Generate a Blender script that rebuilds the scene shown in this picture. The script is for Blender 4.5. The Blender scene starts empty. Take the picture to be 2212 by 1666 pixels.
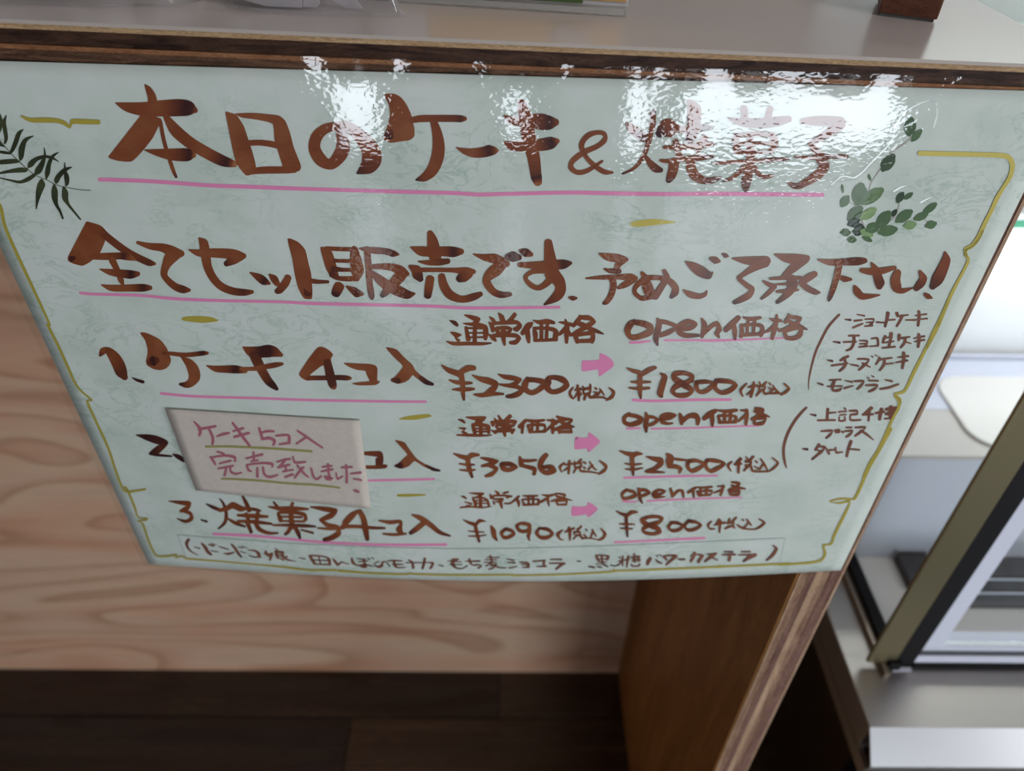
import bpy, bmesh, math, random
from mathutils import Vector, Matrix, noise
random.seed(7)
sc = bpy.context.scene
COL = sc.collection

# ------------------------------------------------------------------ camera
cd = bpy.data.cameras.new('camera')
cd.sensor_fit = 'HORIZONTAL'; cd.sensor_width = 36.0
cd.lens = 36.0 * 1640 / 2212
cd.clip_start = 0.01; cd.clip_end = 60
cd.dof.use_dof = True; cd.dof.focus_distance = 0.325; cd.dof.aperture_fstop = 7.8
cam = bpy.data.objects.new('camera', cd); COL.objects.link(cam)
R = Matrix(((0.999848, -0.011469, -0.013118), (-0.0027, 0.641756, -0.766904), (0.017214, 0.766823, 0.641628)))
cam.matrix_world = Matrix.Translation((0, -0.29, 1.1121)) @ R.to_4x4()
sc.camera = cam

# ------------------------------------------------------------------ world and lights
w = bpy.data.worlds.new('world'); sc.world = w; w.use_nodes = True
w.node_tree.nodes['Background'].inputs[0].default_value = (.75, .85, 1, 1)
w.node_tree.nodes['Background'].inputs[1].default_value = .09
sc.view_settings.view_transform = 'Standard'; sc.view_settings.look = 'None'
sc.view_settings.gamma = 1; sc.view_settings.use_curve_mapping = False
sc.view_settings.exposure = -1.12

def fresnel(nt, ior):
    """Fresnel factor that is right for thin sheets seen from either side"""
    f = nt.nodes.new('ShaderNodeFresnel'); g = nt.nodes.new('ShaderNodeNewGeometry'); m = nt.nodes.new('ShaderNodeMath')
    m.operation = 'MULTIPLY_ADD'; m.inputs[1].default_value = 1/ior-ior; m.inputs[2].default_value = ior
    nt.links.new(g.outputs['Backfacing'], m.inputs[0]); nt.links.new(m.outputs[0], f.inputs['IOR'])
    return f

def area(name, loc, rot, sx, sy, power, color):
    l = bpy.data.lights.new(name, 'AREA'); l.shape = 'RECTANGLE'; l.size = sx; l.size_y = sy
    l.energy = power; l.color = color
    o = bpy.data.objects.new(name, l); COL.objects.link(o); o.location = loc; o.rotation_euler = rot
    return o
# daylight through the shop front behind the photographer: each light fills one glazed opening of wall_back
YW = -2.42
DAY = (.85, .92, 1.0)
WIN = [(.62, 1.42, .05, .80), (-.60, -.45, .06, .60), (.43, .51, .06, .42), (.0, .07, .10, .5)]
RAD = 30.0
for i, (a, b, c, d_) in enumerate(WIN):
    rad = RAD if i < 4 else 5.0
    area('daylight', ((a+b)/2, YW, (c+d_)/2), (math.radians(90), 0, 0), b-a, d_-c, rad*math.pi*(b-a)*(d_-c), DAY)
# shop ceiling lamps
# a low glazed door in wall_right lights the sign from the right
area('daylight', (1.93, -1.05, .80), (0, math.radians(-90), 0), 1.3, 1.1, 20.0*math.pi*1.3*1.1, DAY)
area('sign_gradient_fill', (.66, -.40, 1.58), (math.radians(25), math.radians(35), 0), .16, .16, 2.6, (.93, .96, 1))  # unseen fill light, added so the sign gets dimmer towards its left
area('ceiling_lamp', (1.1, -.9, 2.52), (0, 0, 0), 1.2, .3, 7, (1, .95, .90))
area('ceiling_lamp', (1.1, 1.4, 2.52), (0, 0, 0), 1.2, .3, 14, (1, .95, .90))
# lamps inside the display case
area('case_lamp', (.85, .115, 1.17), (math.radians(-18), 0, 0), .9, .05, 4.0, (.86, .90, 1))
area('case_lamp', (.85, .50, 1.17), (0, 0, 0), .9, .05, 3.0, (.90, .95, .90))

area('case_lamp', (.85, .305, .786), (math.radians(28), 0, 0), .95, .02, 1.6, (.92, .95, 1))  # extra strip light added to brighten the white shelf riser

# ------------------------------------------------------------------ helpers
def mat(name, base, rough=.5, metal=0., spec=.5, build=None, **kw):
    m = bpy.data.materials.new(name); m.use_nodes = True
    b = m.node_tree.nodes['Principled BSDF']
    b.inputs['Base Color'].default_value = (*base, 1); b.inputs['Roughness'].default_value = rough
    b.inputs['Metallic'].default_value = metal; b.inputs['Specular IOR Level'].default_value = spec
    for k, v in kw.items(): b.inputs[k.replace('_', ' ')].default_value = v
    if build: build(m.node_tree, b)
    return m

def texco(nt, scale=(1, 1, 1), rot=(0, 0, 0)):
    t = nt.nodes.new('ShaderNodeTexCoord'); mp = nt.nodes.new('ShaderNodeMapping')
    mp.inputs['Scale'].default_value = scale; mp.inputs['Rotation'].default_value = rot
    nt.links.new(t.outputs['Object'], mp.inputs['Vector']); return mp.outputs['Vector']

def ramp(nt, src, stops):
    r = nt.nodes.new('ShaderNodeValToRGB'); e = r.color_ramp.elements
    while len(e) < len(stops): e.new(.5)
    for el, (p, c) in zip(e, stops): el.position = p; el.color = (*c, 1)
    nt.links.new(src, r.inputs['Fac']); return r.outputs['Color']

def noisen(nt, vec, scale, detail=4, rough=.55, dist=0.):
    n = nt.nodes.new('ShaderNodeTexNoise'); n.inputs['Scale'].default_value = scale
    n.inputs['Detail'].default_value = detail; n.inputs['Roughness'].default_value = rough
    n.inputs['Distortion'].default_value = dist
    nt.links.new(vec, n.inputs['Vector']); return n.outputs['Fac']

def mixc(nt, fac, a, b, mode='MIX'):
    m = nt.nodes.new('ShaderNodeMix'); m.data_type = 'RGBA'; m.blend_type = mode
    if isinstance(fac, float): m.inputs[0].default_value = fac
    else: nt.links.new(fac, m.inputs[0])
    for s, i in ((a, 6), (b, 7)):
        if isinstance(s, tuple): m.inputs[i].default_value = (*s, 1)
        else: nt.links.new(s, m.inputs[i])
    return m.outputs[2]

def bump(nt, b, h, strength, dist):
    n = nt.nodes.new('ShaderNodeBump'); n.inputs['Strength'].default_value = strength
    n.inputs['Distance'].default_value = dist
    nt.links.new(h, n.inputs['Height']); nt.links.new(n.outputs['Normal'], b.inputs['Normal'])
    return n

def wood(name, stops, scale, nscale=3., rough=.5, dist=1.5, spec=.5, fine=.35, detail=5):
    """grain that runs along the axis with the small scale"""
    def bl(nt, b):
        v = texco(nt, scale)
        c = ramp(nt, noisen(nt, v, nscale, detail, .6, dist), stops)
        v2 = texco(nt, tuple(s*6 for s in scale))
        f = ramp(nt, noisen(nt, v2, nscale*3, 3), [(.35, (1-fine,)*3), (.6, (1, 1, 1))])
        c = mixc(nt, 1., c, f, 'MULTIPLY')
        nt.links.new(c, b.inputs['Base Color'])
    return mat(name, stops[0][1], rough, spec=spec, build=bl)

def link(name, me, m, parent=None):
    o = bpy.data.objects.new(name, me); COL.objects.link(o)
    if m is not None:
        if isinstance(m, (list, tuple)):
            for q in m: me.materials.append(q)
        elif not me.materials: me.materials.append(m)
    if parent: o.parent = parent
    return o

def mesh_from(bm, smooth=False):
    me = bpy.data.meshes.new('mesh'); bm.normal_update(); bm.to_mesh(me); bm.free()
    if smooth:
        for p in me.polygons: p.use_smooth = True
    return me

def bx(bm, x0, x1, y0, y1, z0, z1, bev=0.):
    g = bmesh.ops.create_cube(bm, size=1)
    vs = g['verts']
    for v in vs:
        v.co = Vector((x0 if v.co.x < 0 else x1, y0 if v.co.y < 0 else y1, z0 if v.co.z < 0 else z1))
    if bev:
        es = list({e for v in vs for e in v.link_edges})
        bmesh.ops.bevel(bm, geom=es, offset=bev, segments=2, affect='EDGES', profile=.6)

def box(name, m, x0, x1, y0, y1, z0, z1, parent=None, bev=0.):
    bm = bmesh.new(); bx(bm, x0, x1, y0, y1, z0, z1, bev)
    return link(name, mesh_from(bm), m, parent)

def empty(name, loc=(0, 0, 0)):
    o = bpy.data.objects.new(name, None); COL.objects.link(o); o.location = loc; o.empty_display_size = .02
    return o

def thing(o, label, cat, group=None):
    o['label'] = label; o['category'] = cat
    if group: o['group'] = group
    return o

def structure(o): o['kind'] = 'structure'; return o

def prism(bm, pts, y0, y1):
    """pts: outline in x, z; extruded along y"""
    a = [bm.verts.new((x, y0, z)) for x, z in pts]; b = [bm.verts.new((x, y1, z)) for x, z in pts]
    bm.faces.new(a); bm.faces.new(b[::-1])
    n = len(pts)
    for i in range(n): bm.faces.new((a[i], b[i], b[(i+1) % n], a[(i+1) % n]))

# ------------------------------------------------------------------ room shell
plaster = mat('warm_plaster', (.62, .58, .55), .8)
plaster_d = mat('shop_wall_paint', (.22, .20, .19), .75)
ceil_m = mat('ceiling_board', (.62, .60, .58), .85)
frame_m = mat('door_frame_bronze', (.05, .045, .04), .4, .6)

def floor_wood(name, lo, hi):
    return wood(name, [(.3, lo), (.55, tuple((a+b)/2 for a, b in zip(lo, hi))), (.75, hi)], (1.2, 14, 14), 2.2, .11, 1.2, .5)
FM = [floor_wood('floor_plank_dark', (.020, .011, .008), (.060, .034, .022)),
      floor_wood('floor_plank_mid', (.035, .020, .012), (.105, .060, .035)),
      floor_wood('floor_plank_deep', (.012, .008, .007), (.040, .024, .018))]
fl = structure(box('floor', FM[2], -2.6, 1.95, -2.45, 2.3, -.06, -.003))
PW, PL = .15, .92
pm = {}
def plank_mesh(L, mi):
    k = (round(L, 3), mi)
    if k not in pm:
        bm = bmesh.new(); bx(bm, .0008, L-.0008, .0008, PW-.0008, -.003, 0)
        es = [e for e in bm.edges if e.verts[0].co.z > -.001 and e.verts[1].co.z > -.001]
        bmesh.ops.bevel(bm, geom=es, offset=.0008, segments=1, affect='EDGES')
        pm[k] = mesh_from(bm); pm[k].materials.append(FM[mi])
    return pm[k]
y0 = .262 - 18*PW; row = 0
while y0 < 2.2:
    off = -.219 if abs(y0 + PW - .262) < 1e-4 else (-.219 + ((row*37) % 92)/100.)
    x = off - 3*PL
    while x < 1.95:
        xa, xb = max(x, -2.6), min(x+PL, 1.95)
        if xb - xa > .05:
            mi = (1 if abs(x - off) < 1e-4 else 2) if abs(y0+PW-.262) < 1e-4 else random.choice((0, 0, 2, 0, 1))
            o = bpy.data.objects.new('plank', plank_mesh(xb-xa, mi)); COL.objects.link(o)
            o.location = (xa, y0, 0); o.parent = fl
        x += PL
    y0 += PW; row += 1

structure(box('ceiling', ceil_m, -2.6, 1.95, -2.45, 2.3, 2.55, 2.65))
structure(box('wall_left', plaster_d, -2.7, -2.6, -2.45, 2.3, 0, 2.55))
structure(box('wall_right', plaster, 1.95, 2.05, -2.45, 2.3, 0, 2.55))
structure(box('wall_front', plaster, -2.6, 1.95, 2.3, 2.4, 0, 2.55))
wb = structure(box('wall_back', plaster_d, -2.7, 1.95, -2.65, -2.45, 0, 2.55))
for i, (a, b, c, d_) in enumerate(WIN):
    wf = structure(empty('window_%d' % (i+1), ((a+b)/2, -2.44, c)))
    t = .02
    for nm, q in (('frame_jamb', (a-t, a, c-t, d_+t)), ('frame_jamb', (b, b+t, c-t, d_+t)), ('frame_rail', (a, b, c-t, c)), ('frame_rail', (a, b, d_, d_+t))):
        if q[3]-q[2] < .0: continue
        o = box(nm, frame_m, q[0]-(a+b)/2, q[1]-(a+b)/2, -.01, .05, max(q[2], .004)-c, q[3]-c, wf)

wf = structure(empty('window_%d' % (len(WIN)+1), (1.94, -1.05, .15)))
for nm, q in (('frame_jamb', (-.57, -.55, -.02, 1.32)), ('frame_jamb', (.55, .57, -.02, 1.32)), ('frame_rail', (-.55, .55, -.02, 0)), ('frame_rail', (-.55, .55, 1.3, 1.32))):
    box(nm, frame_m, -.04, .01, *q, wf)

# ------------------------------------------------------------------ counter
# the worktop falls very slightly to the right: z of its upper face
def ztop(x): return 1.0318 - .025*x
pin = [(.30, (.60, .36, .22)), (.45, (.70, .50, .34)), (.55, (.62, .36, .26)), (.7, (.74, .56, .42))]
def cedar(nt, b):
    v = texco(nt, (1., 1., 1.))
    # cathedral figure: rings of a slow stretched field
    v1 = texco(nt, (1.1, 1., 5.2))
    n1 = nt.nodes.new('ShaderNodeTexNoise'); n1.inputs['Scale'].default_value = 1.15; n1.inputs['Detail'].default_value = 1.6
    n1.inputs['Distortion'].default_value = .7; nt.links.new(v1, n1.inputs['Vector'])
    mu = nt.nodes.new('ShaderNodeMath'); mu.operation = 'MULTIPLY'; mu.inputs[1].default_value = 10
    nt.links.new(n1.outputs['Fac'], mu.inputs[0])
    fr = nt.nodes.new('ShaderNodeMath'); fr.operation = 'FRACT'; nt.links.new(mu.outputs[0], fr.inputs[0])
    c = ramp(nt, fr.outputs[0], [(0, (.70, .49, .33)), (.45, (.69, .46, .32)), (.74, (.60, .35, .23)), (.90, (.42, .22, .12)), (.97, (.62, .40, .26)), (1, (.70, .49, .33))])
    pk = ramp(nt, noisen(nt, texco(nt, (1.2, 1, 9)), 2.1, 3), [(.42, (1, 1, 1)), (.62, (1, .87, .82))])
    c = mixc(nt, .35, c, ramp(nt, noisen(nt, texco(nt, (1.4, 1, 22)), 2.6, 4, .6, .4), [(.3, (.58, .38, .26)), (.5, (.70, .47, .33)), (.7, (.72, .51, .37))]))
    c = mixc(nt, 1., c, pk, 'MULTIPLY')
    f = ramp(nt, noisen(nt, texco(nt, (6, 6, 160)), 3, 3), [(.3, (.88, .86, .84)), (.6, (1, 1, 1))])
    c = mixc(nt, 1., c, f, 'MULTIPLY')
    nt.links.new(c, b.inputs['Base Color'])
M_cedar = mat('pale_pink_cedar', (.7, .5, .35), .5, build=cedar)
M_top = mat('worktop_laminate', (.60, .53, .49), .20, spec=.55,
            build=lambda nt, b: bump(nt, b, noisen(nt, texco(nt), 900, 2), .12, .0002))
M_edge = mat('laminate_edge', (.40, .35, .31), .5, spec=.2)
def streak(name, lo, hi, axis):
    s = {'x': (12, 60, 90), 'z': (60, 60, 5)}[axis]
    return wood(name, [(.32, lo), (.5, tuple((p+q)/2 for p, q in zip(lo, hi))), (.68, hi)], s, 2.6, .6, 2.2, spec=.15, fine=.45)
V_tan = streak('veneer_tan', (.36, .22, .11), (.50, .34, .19), 'x')
V_dark = streak('veneer_dark', (.016, .007, .004), (.085, .040, .024), 'x')
V_or = streak('veneer_orange', (.22, .085, .035), (.34, .16, .075), 'x')
V_br = streak('veneer_brown', (.045, .022, .013), (.20, .10, .055), 'x')

counter = thing(empty('counter', (0, .15, 0)), 'plywood shop counter with pale glossy top and striped edges carrying the big sign', 'counter')
def cpart(o): o.parent = counter; o.matrix_parent_inverse = counter.matrix_world.inverted(); return o
counter.location = (0, .15, 0); bpy.context.view_layer.update()
XR, XL = .2165, -1.25
def slab(name, m, d0, d1, yf, bev=0.0002, x1=XR, yb=.36):
    """one layer of the worktop between depths d0 and d1 below its upper face"""
    bm = bmesh.new()
    N = 40
    a = []
    for i in range(N+1):
        x = XL + (x1-XL)*i/N
        wob = .00018*noise.noise(Vector((x*25, d0*900, 3)))
        a.append([bm.verts.new((x, yf+wob, ztop(x)-d0)), bm.verts.new((x, yf+wob, ztop(x)-d1)), bm.verts.new((x, yb, ztop(x)-d1)), bm.verts.new((x, yb, ztop(x)-d0))])
    for i in range(N):
        for k in range(4):
            bm.faces.new((a[i][k], a[i][(k+1) % 4], a[i+1][(k+1) % 4], a[i+1][k]))
    bm.faces.new(a[0]); bm.faces.new(a[-1][::-1])
    bmesh.ops.recalc_face_normals(bm, faces=bm.faces)
    o = cpart(link(name, mesh_from(bm), m))
    if isinstance(m, tuple):
        for p in o.data.polygons:
            if p.normal.y < -.7: p.material_index = 1
    return o
top = slab('worktop_laminate', (M_top, M_edge), 0, .0013, -.0006, yb=.36, x1=.2195)
top['label'] = 'pale beige glossy laminate surface'
slab('veneer', V_tan, .0013, .0032, -.0002)
slab('veneer', V_dark, .0032, .0086, .0006)
slab('veneer', V_or, .0086, .0102, -.0001)
slab('veneer', V_br, .0102, .0142, .0003)
slab('veneer', V_dark, .0142, .0156, .0006)
slab('veneer', V_tan, .0156, .0172, .0000)
slab('veneer', V_br, .0172, .0220, .0004)
slab('veneer', V_tan, .0220, .0236, .0000)
slab('veneer', V_dark, .0236, .0290, .0004)

W_tan = streak('edge_ply_tan', (.36, .22, .14), (.56, .38, .25), 'z')
W_dark = streak('edge_ply_dark', (.14, .068, .052), (.28, .155, .12), 'z')
W_mid = streak('edge_ply_mid', (.17, .085, .055), (.40, .25, .165), 'z')
W_side = wood('side_panel_brown', [(.3, (.31, .130, .034)), (.5, (.42, .185, .055)), (.7, (.52, .25, .08))], (9, 9, 1.6), 2.4, .5, 1.6, .2, .2)
def ply(name, m, x0, x1, yf):
    bm = bmesh.new(); N = 60; H = ztop(XR) - .0292
    a = []
    for i in range(N+1):
        z = H*i/N
        wb_ = .00025*noise.noise(Vector((x0*500, z*20, 1)))
        a.append([bm.verts.new((x0, yf+wb_, z)), bm.verts.new((x1, yf+wb_, z)), bm.verts.new((x1, .355, z)), bm.verts.new((x0, .355, z))])
    for i in range(N):
        for k in range(4): bm.faces.new((a[i][k], a[i][(k+1) % 4], a[i+1][(k+1) % 4], a[i+1][k]))
    bm.faces.new(a[0]); bm.faces.new(a[-1])
    bmesh.ops.recalc_face_normals(bm, faces=bm.faces)
    return cpart(link(name, mesh_from(bm), m))
xs = [.1893, .1905, .1955, .1990, .2035, .2085, .2148, .2165]
for i, m in enumerate((W_tan, W_mid, W_dark, W_tan, W_mid, W_dark, W_tan)):
    ply('edge_veneer', m, xs[i], xs[i+1], (.0001, .0006, .0003, .0, .0006, .0003, .0001)[i])
sp = cpart(box('side_panel', W_side, .1880, .1892, .0012, .3365, 0, ztop(.188)-.0292)); sp['label'] = 'brown wood grain side panel'
bp = cpart(box('back_panel', M_cedar, XL, .1880, .3365, .352, 0, ztop(0)-.034)); bp['label'] = 'pale pinkish cedar panel with swirling grain'

# ------------------------------------------------------------------ sign
# paper sheet: hangs on the counter front, its free lower middle bellies out a little
def bulge(x, z):
    s = min(1., max(0., (1.020-z)/.3)); u = min(1., max(0., (x+.217)/.430))
    return .0105*math.sin(math.pi*u)*s**1.6
def S(x, z, off): return Vector((x, -(bulge(x, z)+off+.0008), z))
TL, TR, BR, BL = (-.2163, 1.0222), (.2131, 1.0171), (.2129, .7226), (-.2168, .7233)
sign = thing(empty('menu_sign', (0, 0, .72)), 'large laminated pale green sheet with brown brush lettering hanging on the counter front', 'sign')
bpy.context.view_layer.update()
def spart(o, parent=None):
    p = parent or sign
    o.parent = p; o.matrix_parent_inverse = p.matrix_world.inverted(); return o

def sheet(name, m, c, off, thick, nx=60, nz=44, parent=None, wav=None):
    tl, tr, br, bl = c; bm = bmesh.new(); F = []; B = []
    for j in range(nz+1):
        v = j/nz; rf = []; rb = []
        for i in range(nx+1):
            u = i/nx
            x = (tl[0]*(1-u)+tr[0]*u)*(1-v)+(bl[0]*(1-u)+br[0]*u)*v
            z = (tl[1]*(1-u)+tr[1]*u)*(1-v)+(bl[1]*(1-u)+br[1]*u)*v
            p = S(x, z, off)
            if wav: p.y += wav(x, z, u, v)
            rf.append(bm.verts.new(p)); rb.append(bm.verts.new(p + Vector((0, thick, 0))) if thick else None)
        F.append(rf); B.append(rb)
    for j in range(nz):
        for i in range(nx):
            bm.faces.new((F[j][i], F[j+1][i], F[j+1][i+1], F[j][i+1]))
            if thick: bm.faces.new((B[j][i], B[j][i+1], B[j+1][i+1], B[j+1][i]))
    if thick:
        for i in range(nx):
            bm.faces.new((F[0][i], F[0][i+1], B[0][i+1], B[0][i])); bm.faces.new((F[nz][i+1], F[nz][i], B[nz][i], B[nz][i+1]))
        for j in range(nz):
            bm.faces.new((F[j+1][0], F[j][0], B[j][0], B[j+1][0])); bm.faces.new((F[j][nx], F[j+1][nx], B[j+1][nx], B[j][nx]))
    return link(name, mesh_from(bm, True), m)

def paper_build(nt, b):
    v = texco(nt, (1, 1, 1))
    base = ramp(nt, noisen(nt, v, 28, 5, .6), [(.35, (.54, .61, .55)), (.5, (.60, .66, .605)), (.68, (.65, .69, .65))])
    vm = texco(nt, (1, 1, 1.8))
    d = noisen(nt, vm, 42, 6, .62, 1.4)
    s = nt.nodes.new('ShaderNodeMath'); s.operation = 'SUBTRACT'; s.inputs[1].default_value = .5; nt.links.new(d, s.inputs[0])
    a = nt.nodes.new('ShaderNodeMath'); a.operation = 'ABSOLUTE'; nt.links.new(s.outputs[0], a.inputs[0])
    vein = ramp(nt, a.outputs[0], [(0, (.70, .78, .73)), (.012, (.87, .91, .89)), (.035, (1, 1, 1))])
    msk = ramp(nt, noisen(nt, v, 16, 2), [(.45, (0, 0, 0)), (.6, (1, 1, 1))])
    vein2 = mixc(nt, msk, (1., 1., 1.), vein)
    c = mixc(nt, 1., base, vein2, 'MULTIPLY')
    nt.links.new(c, b.inputs['Base Color'])
M_paper = mat('mint_marbled_paper', (.6, .66, .61), .6, spec=.2, build=paper_build)
M_strip = mat('mint_paper_strip', (.6, .68, .63), .6, spec=.2, build=paper_build)

def film_mat(name, bscale, bstr):
    m = bpy.data.materials.new(name); m.use_nodes = True; nt = m.node_tree; nt.nodes.clear()
    out = nt.nodes.new('ShaderNodeOutputMaterial'); mx = nt.nodes.new('ShaderNodeMixShader')
    tr = nt.nodes.new('ShaderNodeBsdfTransparent'); gl = nt.nodes.new('ShaderNodeBsdfGlossy'); fr = fresnel(nt, 1.62)
    tr.inputs[0].default_value = (.985, .99, .99, 1); gl.inputs['Roughness'].default_value = .035
    nt.links.new(fr.outputs[0], mx.inputs[0]); nt.links.new(tr.outputs[0], mx.inputs[1]); nt.links.new(gl.outputs[0], mx.inputs[2])
    nt.links.new(mx.outputs[0], out.inputs[0])
    v = texco(nt, (1, 1, 1.7))
    h1 = noisen(nt, v, bscale, .6, .5, .4)
    # crinkled patches where the film did not bond flat
    msk = noisen(nt, texco(nt), 19, 2)
    mr = ramp(nt, msk, [(.36, (.10, .10, .10)), (.62, (1, 1, 1))])
    mm = nt.nodes.new('ShaderNodeMath'); mm.operation = 'MULTIPLY'
    nt.links.new(h1, mm.inputs[0]); nt.links.new(mr, mm.inputs[1])
    bp_ = nt.nodes.new('ShaderNodeBump'); bp_.inputs['Strength'].default_value = 1.; bp_.inputs['Distance'].default_value = bstr
    nt.links.new(mm.outputs[0], bp_.inputs['Height'])
    nt.links.new(bp_.outputs['Normal'], gl.inputs['Normal']); nt.links.new(bp_.outputs['Normal'], fr.inputs['Normal'])
    return m
M_film = film_mat('laminating_film', 430, .00006)

paper = spart(sheet('paper', M_paper, (TL, TR, BR, BL), 0, .0004))
# clear film with a margin round the paper; the upper margin ripples against the plywood
def wav(x, z, u, v):
    if v > .03: return 0
    return -.0004*(1+math.sin(x*260)*math.sin(x*47+1))*(1-v/.03)
film = spart(sheet('laminating_film', M_film, ((-.2200, 1.0277), (.2160, 1.0217), (.2150, .7212), (-.2198, .7218)), .0007, 0, 90, 66, wav=wav))
film['label'] = 'clear glossy film with crinkled highlights'

def ink_mat(name, light, base, dark, rough=.5):
    def bl(nt, b):
        at = nt.nodes.new('ShaderNodeAttribute'); at.attribute_name = 'ink'
        ad = nt.nodes.new('ShaderNodeMath'); ad.operation = 'MULTIPLY_ADD'; ad.inputs[1].default_value = .5; ad.inputs[2].default_value = .5
        nt.links.new(at.outputs['Fac'], ad.inputs[0])
        n = noisen(nt, texco(nt), 60, 4)
        s = nt.nodes.new('ShaderNodeMath'); s.operation = 'MULTIPLY_ADD'; s.inputs[1].default_value = .45; s.inputs[2].default_value = -.225
        nt.links.new(n, s.inputs[0])
        t = nt.nodes.new('ShaderNodeMath'); t.operation = 'ADD'; nt.links.new(ad.outputs[0], t.inputs[0]); nt.links.new(s.outputs[0], t.inputs[1])
        c = ramp(nt, t.outputs[0], [(.25, light), (.52, base), (.95, dark)])
        nt.links.new(c, b.inputs['Base Color'])
    return mat(name, base, rough, spec=.2, build=bl)
INK = {
 'ink': ink_mat('brown_brush_ink', (.34, .135, .055), (.20, .052, .018), (.045, .011, .010)),
 'ink2': ink_mat('thin_brown_ink', (.30, .14, .09), (.18, .065, .040), (.045, .020, .025)),
 'pink': mat('pink_marker', (.76, .25, .45), .5, spec=.2),
 'gold': mat('gold_marker', (.46, .37, .055), .42, .15),
 'olive': mat('olive_marker', (.26, .24, .07), .5),
 'plum': mat('plum_marker', (.33, .095, .135), .5),
 'fern': ink_mat('dried_fern', (.11, .13, .05), (.030, .036, .018), (.012, .013, .010)),
 'stem': mat('pale_fern_stem', (.20, .21, .17), .6),
 'sprig': ink_mat('eucalyptus_leaf', (.22, .34, .14), (.085, .16, .068), (.020, .042, .024)),
 'stem2': mat('eucalyptus_stem', (.36, .33, .28), .6),
}
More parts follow.
